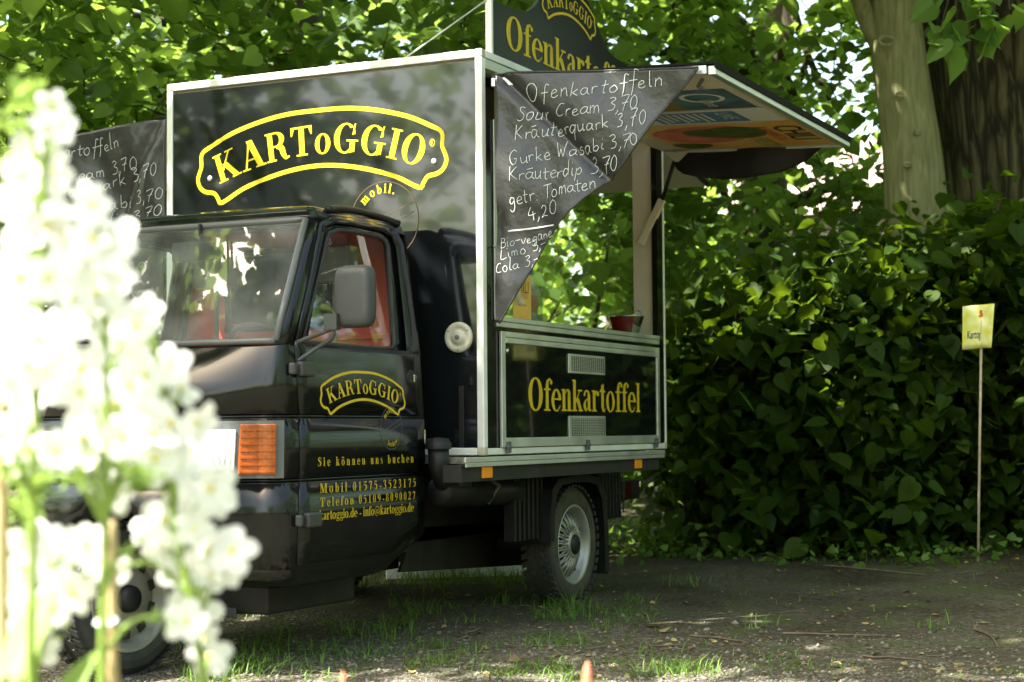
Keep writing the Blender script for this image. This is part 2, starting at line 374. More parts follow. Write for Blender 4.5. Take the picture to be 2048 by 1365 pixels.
GL['G'] = (g_arc(.43, .5, .43, .515, .21, .055, 48, 312) + st(.60, .05, .43) + sf(.47, .90, .43) + g_dia(.69, .62, .75, 1.0, .05) + g_path([(.70, .90, .05), (.74, .74, .06), (.76, .64, .03)]) + g_path([(.70, .12, .07), (.66, .06, .07), (.60, .03, .05)]), .93)
GL['I'] = (st(.10, 0, 1, .20) + sf(0, .40, B0) + sf(0, .40, B1), .42)
GL['S'] = (g_path([(.56, .74, .03), (.50, .90, .07), (.34, .965, .07), (.16, .88, .16), (.14, .74, .19), (.30, .58, .22), (.48, .42, .22), (.53, .25, .19), (.45, .10, .12), (.28, .03, .06), (.13, .10, .06), (.06, .30, .03)]) + g_dia(.05, 0.0, .05, .32, .04) + g_dia(.57, .70, .57, 1.0, .04), .64)
GL['M'] = (st(.09, 0, 1, .06) + g_dia(.52, .02, .20, 1, .21) + g_dia(.50, .02, .80, 1, .06) + st(.78, 0, 1) + sf(0, .26, B0) + sf(.68, 1.06, B0) + sf(0, .24, B1) + sf(.82, 1.06, B1), 1.07)
GL['a'] = (g_path([(.08, .50, .12), (.13, .62, .10), (.24, .665, .06), (.34, .60, .12), (.37, .48, .17)]) + st(.28, .06, .52, .17) + g_path([(.36, .12, .14), (.42, .04, .09), (.52, .07, .03)]) + g_path([(.32, .42, .04), (.16, .34, .08), (.10, .18, .16), (.17, .05, .10), (.31, .13, .04)]), .53)
GL['b'] = (st(.06, .02, 1, .17) + sf(0, .16, B1) + g_arc(.29, .335, .27, .355, .17, .05, -125, 125), .60)
GL['c'] = (g_arc(.29, .335, .29, .355, .17, .05, 60, 300) + g_dot(.41, .54, .075) + g_path([(.42, .08, .05), (.50, .15, .03)]), .53)
GL['d'] = (g_arc(.29, .335, .29, .355, .17, .05, 55, 305) + st(.37, .03, 1, .17) + sf(.28, .45, B1) + sf(.45, .62, B0 + .02), .63)
GL['e'] = (g_arc(.29, .335, .29, .355, .17, .05, 0, 300) + g_bar(.15, .57, .345, .395) + g_path([(.42, .06, .06), (.49, .13, .04), (.52, .19, .02)]), .57)
GL['f'] = (st(.10, 0, .80, .17) + sf(0, .36, B0) + sf(0, .38, BX) + g_path([(.185, .78, .17), (.22, .90, .13), (.33, .975, .06), (.42, .93, .06)]) + g_dot(.42, .88, .07), .40)
GL['g'] = (g_arc(.27, .46, .23, .22, .13, .045) + g_path([(.16, .27, .05), (.10, .19, .08), (.16, .10, .12), (.36, .06, .14), (.48, -.03, .12), (.46, -.15, .08), (.27, -.22, .05), (.09, -.16, .09), (.10, -.02, .05), (.2, .04, .04)]) + g_path([(.44, .58, .05), (.52, .64, .07), (.55, .60, .07)]), .56)
GL['h'] = (st(.06, 0, 1, .17) + sf(0, .16, B1) + sf(0, .30, B0) + st(.38, 0, .5, .17) + sf(.33, .62, B0) + g_path([(.20, .52, .04), (.33, .66, .06), (.45, .61, .13), (.465, .46, .17)]), .63)
GL['n'] = (st(.06, 0, X_, .17) + sf(0, .16, BX) + sf(0, .30, B0) + st(.38, 0, .5, .17) + sf(.33, .62, B0) + g_path([(.20, .52, .04), (.33, .66, .06), (.45, .61, .13), (.465, .46, .17)]), .63)
GL['i'] = (st(.06, 0, X_, .17) + sf(0, .16, BX) + sf(0, .30, B0) + g_dot(.145, .88, .10), .32)
GL['k'] = (st(.06, 0, 1, .17) + sf(0, .16, B1) + sf(0, .30, B0) + g_dia(.22, .28, .46, .66, .06) + g_dia(.52, .02, .31, .42, .19) + sf(.34, .60, BX) + sf(.38, .66, B0), .65)
GL['l'] = (st(.06, 0, 1, .17) + sf(0, .16, B1) + sf(0, .30, B0), .32)
GL['m'] = (GL['n'][0] + st(.70, 0, .5, .17) + sf(.65, .94, B0) + g_path([(.52, .52, .04), (.65, .66, .06), (.77, .61, .13), (.785, .46, .17)]), .96)
GL['r'] = (st(.06, 0, X_, .17) + sf(0, .16, BX) + sf(0, .32, B0) + g_path([(.20, .50, .04), (.28, .62, .07), (.36, .65, .08)]) + g_dot(.39, .58, .085), .49)
GL['s'] = (g_path([(.36, .50, .03), (.32, .61, .05), (.22, .665, .05), (.11, .60, .11), (.12, .48, .14), (.24, .38, .16), (.34, .27, .15), (.35, .14, .12), (.27, .045, .06), (.16, .03, .05), (.09, .09, .05), (.05, .21, .03)]), .44)
GL['t'] = (st(.10, .12, .88, .17) + sf(0, .36, BX) + g_path([(.185, .16, .17), (.23, .05, .12), (.31, .03, .06), (.38, .12, .03)]) + [[(.0, .67), (.10, .67), (.27, .92), (.22, .92)]], .40)
GL['u'] = (st(.06, .15, X_, .17) + sf(0, .16, BX) + st(.38, 0, X_, .17) + sf(.30, .46, BX) + sf(.46, .62, B0) + g_path([(.145, .2, .17), (.17, .07, .13), (.27, .03, .06), (.40, .13, .04)]), .63)
GL['ö'] = (GL['o'][0] + g_dot(.17, .88, .085) + g_dot(.41, .88, .085), .62)
GL['.'] = (g_dot(.12, .09, .10), .26)
GL['-'] = (g_bar(.04, .32, .24, .34), .36)
GL['0'] = (g_arc(.26, .49, .26, .505, .16, .05), .56)
GL['1'] = (st(.19, 0, .97, .17) + sf(.08, .47, B0) + g_path([(.08, .84, .03), (.18, .88, .05), (.28, .97, .06)]), .56)
GL['2'] = (g_path([(.06, .72, .05), (.12, .90, .08), (.25, .955, .10), (.38, .86, .18), (.40, .68, .18), (.30, .44, .12), (.16, .24, .08), (.08, .12, .05)]) + g_bar(.04, .46, 0, .15) + g_dia(.46, .1, .50, .26, .04), .56)
GL['3'] = (g_path([(.06, .74, .05), (.13, .91, .08), (.26, .955, .09), (.37, .86, .16), (.36, .68, .16), (.24, .54, .07)]) + g_path([(.20, .53, .05), (.36, .46, .12), (.42, .28, .17), (.36, .10, .13), (.20, .035, .07), (.08, .08, .10)]), .56)
GL['5'] = (g_bar(.12, .46, .84, .96) + g_dia(.08, .52, .15, .96, .05) + g_path([(.08, .54, .05), (.22, .61, .10), (.38, .52, .17), (.42, .32, .18), (.36, .12, .14), (.20, .035, .07), (.08, .08, .10)]), .56)
GL['7'] = (g_bar(.04, .50, .82, .96) + g_dia(.24, 0, .45, .86, .14) + g_dia(.05, .68, .06, .9, .04), .56)
GL['8'] = (g_arc(.26, .735, .22, .235, .12, .045) + g_arc(.26, .265, .26, .28, .15, .05), .56)
GL['9'] = (g_arc(.26, .665, .25, .31, .16, .05) + g_path([(.43, .66, .15), (.44, .46, .16), (.36, .24, .13), (.22, .09, .07), (.10, .03, .04)]), .56)
GL['®'] = (g_arc(.40, .5, .40, .5, .06, .06) + [[(.24 + .4 * x, .24 + .52 * y) for x, y in q] for q in GL['R'][0]], .85)
GL['@'] = (g_arc(.46, .40, .46, .52, .06, .06, -50, 285, 40) + g_arc(.42, .38, .20, .24, .10, .05) + g_path([(.62, .62, .06), (.60, .30, .07), (.70, .17, .05), (.86, .36, .05)]), .98)
GL['®'] = (g_arc(.40, .5, .40, .5, .07, .07) + [[(.22 + .42 * x, .24 + .52 * y) for x, y in q] for q in GL['R'][0]], .85)
GL[' '] = ([], .30)
def text_polys(text, xs=1.0, gap=0.03):
    out = []; x = 0
    for ch in text:
        g, adv = GL[ch]
        out.append([[((px + x) * xs, py) for px, py in q] for q in g]); x += adv + gap
    return out, (x - gap) * xs
def put_text(mb, text, fn, width, gap=0.03, x0=0.0):
    # fn(x, y, layer) -> 3D; x runs 0..width, y in cap heights
    polys, w = text_polys(text, 1.0, gap); k = width / w; n = 0
    for gl in polys:
        for q in gl:
            n += 1; mb.add([fn(x0 + px * k, py, n % 9) for px, py in q], [tuple(range(len(q)))])
def put_band(mb, pts, w, fn, closed=False, per=6, lay=0):
    c = catmull(pts, per, closed); n = len(c); L = []; R = []
    for i, p in enumerate(c):
        a = c[(i - 1) % n] if closed else c[max(i - 1, 0)]; b = c[(i + 1) % n] if closed else c[min(i + 1, n - 1)]
        d = b - a; d /= (np.linalg.norm(d) + 1e-9); nr = np.array((-d[1], d[0])); L.append(p + nr * w / 2); R.append(p - nr * w / 2)
    m = n if closed else n - 1
    for i in range(m):
        j = (i + 1) % n; mb.add([fn(*R[i], lay), fn(*R[j], lay), fn(*L[j], lay), fn(*L[i], lay)], [(0, 1, 2, 3)])
# the plaque outline: half of it, as measured on the box front, in metres from the plaque's centre line
PLQ = [(0.0, 1.5555), (0.16, 1.5515), (0.307, 1.530), (0.46, 1.490), (0.575, 1.440), (0.634, 1.405), (0.637, 1.345), (0.650, 1.312), (0.657, 1.281), (0.643, 1.247), (0.613, 1.226), (0.565, 1.216), (0.543, 1.190), (0.520, 1.170), (0.40, 1.228), (0.25, 1.272), (0.12, 1.296), (0.0, 1.304)]
def arch_logo(mb, fn, w=0.020, reg=True, frame=None, mark=None):
    # fn(x, y, layer): x metres right of centre, y metres (box-front scale)
    full = [(-x, y) for x, y in PLQ] + [(x, y) for x, y in PLQ[::-1][1:-1]]
    put_band(frame or mb, full, w, fn, True, 4)
    polys, wd = text_polys('KARToGGIO', 1.0, 0.05)
    R = 1.47; cy = 1.357 - R; half = 0.545; k = 2 * half / wd; n = 0
    for gl in polys:
        xc = sum(p[0] for q in gl for p in q) / max(1, sum(len(q) for q in gl))
        a = (xc * k - half) / R
        for q in gl:
            n += 1; pts = []
            for px, py in q:
                dx = (px - xc) * k; r = R + py * 0.134
                pts.append(fn(r * math.sin(a) + dx * math.cos(a), cy + r * math.cos(a) - dx * math.sin(a), n % 9))
            mb.add(pts, [tuple(range(len(q)))])
    if reg:
        for q in GL['®'][0]: n += 1; (mark or mb).add([fn(0.575 + px * 0.032, 1.345 + py * 0.034, n % 9) for px, py in q], [tuple(range(len(q)))])
def arc_text(mb, text, fn, cx, cy, r, a_mid, h, sp, inside=False):
    polys, w = text_polys(text, 1.0, sp); n = 0
    k = h
    for gl in polys:
        if not gl: continue
        xc = (min(p[0] for q in gl for p in q) + max(p[0] for q in gl for p in q)) / 2
        off = (xc - w / 2) * k / r
        for q in gl:
            n += 1; pts = []
            for px, py in q:
                dx = (px - xc) * k
                if not inside: a = a_mid - off; rr = r + py * h; tx, ty = math.sin(0), 0; ux, uy = math.cos(a), math.sin(a); vx, vy = math.sin(a), -math.cos(a)
                else: a = a_mid + off; rr = r - py * h; ux, uy = math.cos(a), math.sin(a); vx, vy = -math.sin(a), math.cos(a)
                pts.append(fn(cx + ux * rr + vx * dx, cy + uy * rr + vy * dx, n % 9))
            mb.add(pts, [tuple(range(len(q)))])
def stamp(text_mb, ring_mb, fn, cx, cy, r, h):
    arc_text(text_mb, 'mobil.', fn, cx, cy, r * 0.70, math.radians(105), h, .18)
    arc_text(text_mb, 'lecker.', fn, cx, cy, r * 0.86, math.radians(282), h, .18, True)
    for i in range(40):
        a = 2 * math.pi * i / 40; b = 2 * math.pi * (i + 1) / 40
        for ro, ri in ((1.0, .975),):
            ring_mb.add([fn(cx + r * q * math.cos(t), cy + r * q * math.sin(t), 1) for t, q in ((a, ro), (b, ro), (b, ri), (a, ri))], [(0, 1, 2, 3)])
    for o in (-.06, .06):
        put_band(ring_mb, [(cx - r * .86, cy - r * .30 + o * r * 2), (cx, cy + o * r * 2), (cx + r * .86, cy + r * .30 + o * r * 2)], r * .02, fn, lay=1)
# chalk handwriting: x,y in percent of the cap height
HW = {
'O': ('30,95 12,80 4,45 14,10 36,2 54,25 58,60 46,88 30,96', 68), 'S': ('44,82 30,92 16,80 24,60 40,42 38,16 18,4 4,14', 52), 'C': ('48,84 30,92 10,68 6,30 22,4 48,10', 56),
'K': ('14,92 8,0|50,86 12,42|16,44 30,26 54,2', 60), 'G': ('50,80 30,94 8,66 8,24 26,2 46,14 48,40|48,40 30,38', 60), 'W': ('4,90 12,10 30,52 44,6 62,94', 70), 'T': ('2,90 58,94|30,92 26,2', 52), 'B': ('12,90 8,2|12,90 40,80 34,56 12,50|14,50 46,40 40,8 8,2', 54), 'L': ('12,92 8,6 46,8', 52),
'a': ('38,42 20,46 6,24 16,2 34,16 40,42|40,42 38,14 50,2', 52), 'b': ('14,95 10,4|12,28 28,44 40,24 28,2 11,8', 48), 'c': ('34,38 18,46 6,22 18,2 36,8', 42), 'd': ('36,38 18,44 6,20 18,2 34,16|42,98 36,4', 48), 'e': ('8,20 36,30 26,46 10,32 10,10 24,0 42,10', 46), 'f': ('44,88 30,96 24,70 20,10 16,-30|4,42 40,46', 42), 'g': ('36,42 18,46 8,24 20,8 36,24|38,44 36,-10 22,-34 4,-22', 48), 'i': ('12,44 12,6 22,2|14,68 15,72', 26), 'k': ('12,96 8,2|40,44 12,22|16,24 42,2', 48), 'l': ('14,96 10,12 20,2', 28), 'm': ('8,44 8,2|8,30 20,46 26,30 26,4|26,30 40,46 46,28 48,2', 58), 'n': ('8,44 8,2|8,28 24,46 34,32 36,2', 46), 'o': ('22,46 6,30 10,6 26,2 38,22 30,42 20,46', 46), 'p': ('12,44 6,-34|10,32 28,46 40,26 26,4 10,10', 48), 'q': ('36,40 18,46 6,22 18,2 36,22|40,46 38,-34', 50), 'r': ('8,44 8,2|8,26 20,42 34,42', 38), 's': ('32,40 18,44 12,32 28,20 24,4 6,4', 40), 't': ('18,80 16,8 28,2|4,48 38,52', 38), 'u': ('8,44 10,6 24,2 36,18|38,44 38,4 46,2', 50), 'v': ('4,44 18,2 36,46', 42), 'w': ('4,44 12,4 24,34 34,4 44,46', 52), 'ä': ('38,42 20,46 6,24 16,2 34,16 40,42|40,42 38,14 50,2|10,64 40,70', 52),
'0': ('28,92 10,66 10,22 26,2 42,28 42,70 28,92', 52), '2': ('8,72 24,92 40,74 28,36 6,4 26,10 46,4', 52), '3': ('8,84 28,92 38,74 18,54 40,38 32,8 6,4', 48), '4': ('26,92 6,38 44,40|34,60 28,-6', 50), '7': ('6,84 44,90 26,40 18,-4|12,44 40,50', 48), ',': ('12,10 10,-4 2,-20', 22), '.': ('8,4 12,6', 22), '-': ('4,40 36,44', 44), ' ': ('', 36)}
def chalk_line(mb, text, p0, p1, cap, fn, w=0.080, jit=0.05):
    # p0, p1: ends of the base line in the surface's own plane coordinates; fn(a, b, layer) -> 3D
    p0 = np.array(p0, float); p1 = np.array(p1, float); tot = sum(HW[c][1] for c in text)
    L = np.linalg.norm(p1 - p0); ex = (p1 - p0) / L; ey = np.array((-ex[1], ex[0])) if ex[0] > 0 else np.array((ex[1], -ex[0])); k = L / tot; x = 0; lay = 0
    if ey[1] < 0: ey = -ey
    for c in text:
        s, adv = HW[c]
        if s:
            dy = random.uniform(-jit, jit) * cap; kx = random.uniform(.86, 1.10); ky = random.uniform(.84, 1.16); sl = random.uniform(-.04, .14)
            for strk in s.split('|'):
                lay += 1
                pts = [tuple(map(float, q.split(','))) for q in strk.split()]
                pts = [(a_ + random.uniform(-2, 2), b_ + random.uniform(-2, 2)) for a_, b_ in pts]
                pts = [p0 + ex * (x + (a_ * kx) + b_ * sl) * k + ey * (b_ / 100 * cap * ky + dy) for a_, b_ in pts]
                put_band(mb, pts, w * 0.5 * cap * random.uniform(.8, 1.1), fn, per=5, lay=lay % 7)
        x += adv
def sans(text, size, to3d, mb, bold=0.0):
    # Blender's own built-in face, as flat mesh
    cu = bpy.data.curves.new('lettering', 'FONT'); cu.body = text; cu.size = size; cu.resolution_u = 3; cu.offset = bold
    o = bpy.data.objects.new('lettering', cu); COL.objects.link(o)
    dg = bpy.context.evaluated_depsgraph_get(); me = bpy.data.meshes.new_from_object(o.evaluated_get(dg))
    mb.add([to3d(v.co.x, v.co.y) for v in me.vertices], [tuple(p.vertices) for p in me.polygons])
    bpy.data.objects.remove(o); bpy.data.curves.remove(cu); bpy.data.meshes.remove(me)
# ------------------------------------------------------------------ the food truck (built in its own frame: z=0 is the bottom of the box)
class TB(MB):
    def build(s, *a, **k):
        s.v = [(p[0], p[1], p[2] + ZO) for p in s.v]
        return MB.build(s, *a, **k)
W_, L_, H_ = 1.668, 2.184, 1.752
VC = 0.834
truck = thing('food_truck', (0.45, VC, gz(0.45)), 'black three-wheeled food truck with its serving hatches open, parked under the trees', 'food truck')
def P_(name, m, tb, parent=None, **k): return tb.build(name, m, parent or truck, **k)
# --- box shell
b = TB(); b.box(0.006, 0.036, 0.03, W_ - .03, 0.03, H_ - .05); front_panel = P_('front_panel', 'black_panel', b)
b = TB(); b.box(0.05, L_ - .03, 0.04, W_ - .04, -0.004, 0.03); P_('box_floor', 'dirty_bed', b)
b = TB(); b.box(0.03, L_ - .03, 0.03, W_ - .03, H_ - .046, H_ - .006); roof = P_('box_roof', 'cream_panel', b)
# aluminium edge profiles of the box
fr = TB()
for y0, y1 in ((0, .034), (W_ - .034, W_)):
    fr.box(0.0, 0.037, y0, y1, 0.034, H_ - .036)
    fr.box(L_ - .022, L_, y0, y1, 0.034, H_ - .036)
fr.box(0.0, .036, .035, W_ - .035, H_ - .036, H_ - .001); fr.box(0.0, .036, .035, W_ - .035, 0.001, .033)
fr.box(L_ - .036, L_, .035, W_ - .035, H_ - .036, H_ - .001); fr.box(L_ - .036, L_, .035, W_ - .035, 0.001, .033)
for y0, y1 in ((0, .034), (W_ - .034, W_)):
    fr.box(0.037, L_ - .023, y0, y1, H_ - .034, H_ - .001); fr.box(.037, L_ - .023, y0, y1, 0.001, .030)
P_('box_frame', 'white_aluminium', fr, bevel=.004)
for x in (0.0, L_ - .037):
    for y in (-.001, W_ - .0355):
        for z in (0.0, H_ - .037): cb = TB(); cb.box(x - .0015, x + .0375, y - .001, y + .037, z - .001, z + .0385); P_('corner_cap', 'ivory', cb, bevel=.007)
# --- both long sides: uprights, hatch head, lower wall with its framed panel
def side(near):
    s = 1 if near else -1
    y0 = 0 if near else W_
    Y = lambda a: y0 + s * a
    def bx(t, x0, x1, a, c, z0, z1): t.box(x0, x1, min(Y(a), Y(c)), max(Y(a), Y(c)), z0, z1)
    t = TB(); bx(t, .038, .128, .004, .034, .032, 1.655); P_('side_upright', 'black_paint', t); t = TB(); bx(t, 2.078, L_ - .023, .004, .034, .032, 1.655); P_('side_upright', 'black_paint', t)
    t = TB(); bx(t, .038, L_ - .023, .002, .03, 1.672, 1.716); P_('hatch_head_rail', 'aluminium', t, bevel=.003)
    t = TB(); bx(t, .104, .132, -.006, .003, .585, 1.46); P_('hatch_seal_strip', 'aluminium', t, bevel=.003)
    t = TB(); bx(t, .13, 2.077, .008, .03, .032, .556); P_('side_wall', 'black_paint', t)
    t = TB(); bx(t, .128, 2.079, -.004, .12, .5565, .580); bx(t, .128, 2.079, -.007, .125, .5815, .603); P_('counter', 'aluminium', t, bevel=.003)
    if near:
        hatch = TB(); bx(hatch, .200, 2.030, -.002, .007, .075, .487); lp = P_('lower_flap', 'black_panel', hatch)
        t = TB()
        bx(t, .160, .199, -.008, .006, .032, .539); bx(t, 2.031, 2.068, -.008, .006, .032, .539)
        bx(t, .2, 2.03, -.008, .006, .033, .074); bx(t, .2, 2.03, -.010, .006, .488, .512); bx(t, .2, 2.03, -.007, .006, .514, .539)
        P_('flap_frame', 'aluminium', t, lp, bevel=.003)
        for z0, z1 in ((.374, .466), (.066, .172)):
            t = TB(); t.box(.875, 1.318, -.0075, -.0022, z0, z1); ve = P_('vent_grille', 'aluminium', t, lp, bevel=.003)
            t = TB()
            for i in range(16):
                for j in range(11):
                    x = .905 + i * .0255; z = z0 + .012 + j * (z1 - z0 - .024) / 10.6
                    t.box(x, x + .017, -.0083, -.0070, z, z + .0042)
            P_('slots', 'ink_black', t, lp, label=None)
        t = TB(); put_text(t, 'Ofenkartoffel', lambda x, y, l: (x, -.0035 - .00012 * l, .194 + y * .150), 1.36, .025, .433); P_('lettering', 'gold_vinyl', t, lp)
        for x in (.215, 1.085, 1.995):
            t = TB(); t.box(x - .020, x + .020, -.016, -.0085, .008, .058); t.tube([(x - .022, -.016, .033), (x + .022, -.016, .033)], .006, 8)
            P_('flap_hinge', 'bezel_grey', t, lp, bevel=.002)
        t = TB(); t.lathe([(0, .012), (.006, .012), (.009, .008), (.009, .0)], (.222, -.002, .455), (0, -1, 0), 16); P_('flap_lock', 'steel', t, lp, smooth=True)
    return Y
side(True); side(False)
# inside of the box: lining of the front wall, rear posts, rear hatch
t = TB(); t.box(.038, .05, .036, W_ - .036, .032, 1.70); P_('front_lining', 'cream_panel', t)
t = TB(); t.box(2.10, 2.158, .036, .152, .604, 1.66); P_('rear_post', 'cream_panel', t, bevel=.004); t = TB(); t.box(2.10, 2.158, W_ - .152, W_ - .036, .604, 1.66); P_('rear_post', 'cream_panel', t, bevel=.004)
t = TB(); t.box(2.16, L_ - .004, .036, W_ - .036, .032, .604); P_('rear_wall', 'black_paint', t)
t = TB(); t.box(2.11, 2.159, .153, W_ - .153, .56, .603); P_('rear_counter', 'aluminium', t, bevel=.003)
rf = TB()
a0 = np.array((2.19, 0, 1.70)); a1 = np.array((2.99, 0, 1.525)); nrm = np.array((.214, 0, .977))
for k in (0,):
    v = []
    for p in (a0, a1):
        for y in (.05, W_ - .05):
            for o in (0, .028): v.append(p + nrm * o + np.array((0, y, 0)))
    rf.add(v, [(0, 1, 3, 2), (4, 6, 7, 5), (0, 4, 5, 1), (2, 3, 7, 6), (0, 2, 6, 4), (1, 5, 7, 3)])
rear_flap = P_('rear_flap', 'pale_panel', rf)
t = TB(); t.tube([a0 + (0, .036, .01), a1 + (0, .036, .01)], .017, 4); P_('edge_trim', 'black_plastic', t, rear_flap)
t = TB(); t.tube([(2.55, .3, 1.60), (2.62, .26, 1.575), (2.72, .24, 1.575), (2.78, .2, 1.585)], .008, 6); P_('hook', 'black_plastic', t, rear_flap)
# --- serving hatches: big flaps hinged at the roof edge
def awning(near):
    s = -1 if near else 1; y0 = -.025 if near else W_ + .025
    A = lambda x, a, o: (x, y0 + s * a, 1.599 - (.040 if near else .075) * a + o - (0 if near else .03))      # a: metres out from the hinge
    t = TB(); v = [A(x, a, o) for x in (.062, 2.118) for a in (0.0, .99) for o in (0.0, .012)]
    t.add(v, [(0, 1, 3, 2), (4, 6, 7, 5), (0, 4, 5, 1), (2, 3, 7, 6), (0, 2, 6, 4), (1, 5, 7, 3)])
    fl = P_('serving_hatch', 'cream_panel', t)
    t = TB()
    def bar(p, q, w, o0, o1):
        p = np.array(p); q = np.array(q); v = []
        for (x, a) in (p, q):
            pass
        d = (q - p) / np.linalg.norm(q - p); n = np.array((-d[1], d[0])) * w / 2
        v = [A(*(e + sg * n), o) for e in (p, q) for sg in (-1, 1) for o in (o0, o1)]
        t.add(v, [(0, 1, 3, 2), (4, 6, 7, 5), (0, 4, 5, 1), (2, 3, 7, 6), (0, 2, 6, 4), (1, 5, 7, 3)])
    bar((.05, 1.0), (2.13, 1.0), .034, -.012, .026); bar((.05, 0), (.05, .98), .024, -.010, .026); bar((2.13, 0), (2.13, .98), .024, -.010, .026)
    P_('hatch_frame', 'aluminium', t, fl, bevel=.003)
    t = TB(); bar((.035, 1.02), (2.135, 1.02), .010, .013, .040); bar((1.09, .5), (1.09, .502), .001, .02, .021)
    v = [A(x, a, o) for x in (.036, 2.134) for a in (-.02, 1.02) for o in (.030, .040)]
    t.add(v, [(0, 1, 3, 2), (4, 6, 7, 5), (0, 4, 5, 1), (2, 3, 7, 6), (0, 2, 6, 4), (1, 5, 7, 3)])
    P_('hatch_skin', 'matt_black', t, fl)
    # gas strut and its bracket, at the rear end
    t = TB(); h = A(2.06, .10, -.015); m_ = (2.085, y0 + s * .002, 1.335); e = (2.075, y0 - s * .12, 1.10)
    t.tube([h, m_], .011, 10); P_('strut_rod', 'black_plastic', t, fl, smooth=True)
    t = TB(); d = np.array(e) - np.array(m_); t.obox(np.array(m_) + d * .5, d * .5, (.017, 0, 0), np.cross(d / np.linalg.norm(d), (1, 0, 0)) * .019); P_('strut_arm', 'cream_panel', t, fl, bevel=.004)
    t = TB(); t.prism([(.03, 0), (.17, 0), (.11, -.055), (.09, -.055)], lambda a, z: np.array(A(2.05, a, z - .012)), lambda a, z: np.array(A(2.056, a, z - .012))); P_('strut_bracket', 'aluminium', t, fl)
    t = TB(); t.tube([A(.13, .93, -.014), A(.16, .90, -.035), A(.22, .90, -.035)], .009, 6); P_('hatch_hook', 'bezel_grey', t, fl)
    if near:
        B = lambda x, a, l=0: A(x, a, -.0018 - .0011 * l)
        def card(name, m, x0, x1, a0, a1, lay=0):
            t = TB(); v = [A(x, a, -o) for x in (x0, x1) for a in (a0, a1) for o in (.0012, .0024 + .0011 * lay)]
            t.add(v, [(0, 1, 3, 2), (4, 6, 7, 5), (0, 4, 5, 1), (2, 3, 7, 6), (0, 2, 6, 4), (1, 5, 7, 3)]); return P_(name, m, t, fl)
        pc = card('poster', 'poster_orange', 1.30, 2.06, .13, .965)
        pc['label'] = 'orange festival poster'
        def blob(m, pts, lay):
            t = TB(); c = catmull(pts, 5, True); t.add([B(p[0], p[1], lay) for p in c], [tuple(range(len(c)))]); P_('print', m, t, pc)
        blob('ink_pink', [(1.36, .60), (1.52, .68), (1.74, .60), (1.86, .40), (1.78, .20), (1.55, .16), (1.40, .30)], 2)
        blob('ink_leaf', [(1.40, .66), (1.50, .75), (1.66, .72), (1.74, .60), (1.70, .46), (1.58, .34), (1.46, .36), (1.41, .50)], 3)
        blob('ink_leaf', [(1.9, .34), (2.0, .3), (2.02, .18), (1.86, .15)], 3)
        for txt, m, sz, x, a in (('CHILI', 'ink_black', .20, 1.42, .81), ('& BARBECUE', 'ink_red', .085, 1.42, .735), ('FESTIVAL', 'ink_green', .13, 1.76, .60)):
            t = TB(); sans(txt, sz, lambda px, py, x=x, a=a: B(x + px * .92, a + py, 4), t); P_('print', m, t, pc)
        p2 = card('poster', 'poster_white', .93, 1.27, .30, .94); p2['label'] = 'white flyer with blue printing'
        t = TB(); t.add([B(.96, .34, 2), B(1.24, .34, 2), B(1.24, .78, 2), B(.96, .78, 2)], [(0, 1, 2, 3)]); P_('print', 'poster_blue', t, p2)
        t = TB()
        for i in range(8): t.add([B(.98, .37 + i * .034, 3), B(1.22 - .03 * (i % 3), .37 + i * .034, 3), B(1.22 - .03 * (i % 3), .385 + i * .034, 3), B(.98, .385 + i * .034, 3)], [(0, 1, 2, 3)])
        sans('LIVE', .10, lambda px, py: B(.98 + px, .68 + py, 3), t); P_('print', 'poster_white', t, p2)
        p3 = card('poster', 'poster_dark', .42, .90, .36, .92); p3['label'] = 'dark blue poster with a round white emblem'
        t = TB(); put_band(t, [(.60 + .10 * math.cos(i * .63), .76 + .09 * math.sin(i * .63)) for i in range(10)], .022, lambda x, a, l: B(x, a, 2), True)
        sans('One', .10, lambda px, py: B(.64 + px, .72 + py, 3), t); P_('print', 'poster_white', t, p3)
        t = TB(); t.add([B(.44, .38, 2), B(.88, .38, 2), B(.88, .60, 2), B(.44, .60, 2)], [(0, 1, 2, 3)]); P_('print', 'poster_food', t, p3)
    return A
A_near = awning(True); A_far = awning(False)
# --- lettering on the box front
FN = lambda x, y, l: (.0048 - .00012 * l, VC - x, y)
t = TB(); t9 = TB(); t8 = TB(); arch_logo(t, FN, frame=t9, mark=t8); P_('logo_lettering', 'yellow_vinyl', t, front_panel); P_('logo_border', 'yellow_vinyl', t9, front_panel); P_('registered_mark', 'yellow_vinyl', t8, front_panel)
t1 = TB(); t2 = TB(); stamp(t1, t2, FN, .345, 1.035, .175, .042); P_('stamp_ring', 'brown_vinyl', t2, front_panel); P_('stamp_lettering', 'yellow_vinyl', t1, front_panel)
for x, z in ((-.588, 1.287), (.596, 1.279)):
    t = TB(); t.lathe([(0, .013), (.004, .013), (.006, .009), (.006, .0)], (.0055, VC - x, z), (-1, 0, 0), 14)
    P_('screw', 'aluminium', t, front_panel, smooth=True)
t = TB(); c = (.006, .120, .508)
t.lathe([(0, .066), (.010, .066), (.014, .060), (.014, .046), (.010, .043), (.010, .032), (.018, .029), (.020, .008), (.020, 0)], c, (-1, 0, 0), 36)
rv = P_('round_vent', 'ivory', t, front_panel, smooth=True)
t = TB(); t.lathe([(0.0, .010), (.006, .009), (.008, 0)], (-.014, .120, .508), (-1, 0, 0), 14)
for k in range(3): a = 2.1 * k + .5; t.lathe([(0, .004), (.003, 0)], (-.008, .120 + .054 * math.cos(a), .508 + .054 * math.sin(a)), (-1, 0, 0), 8)
P_('vent_screw', 'bezel_grey', t, rv)
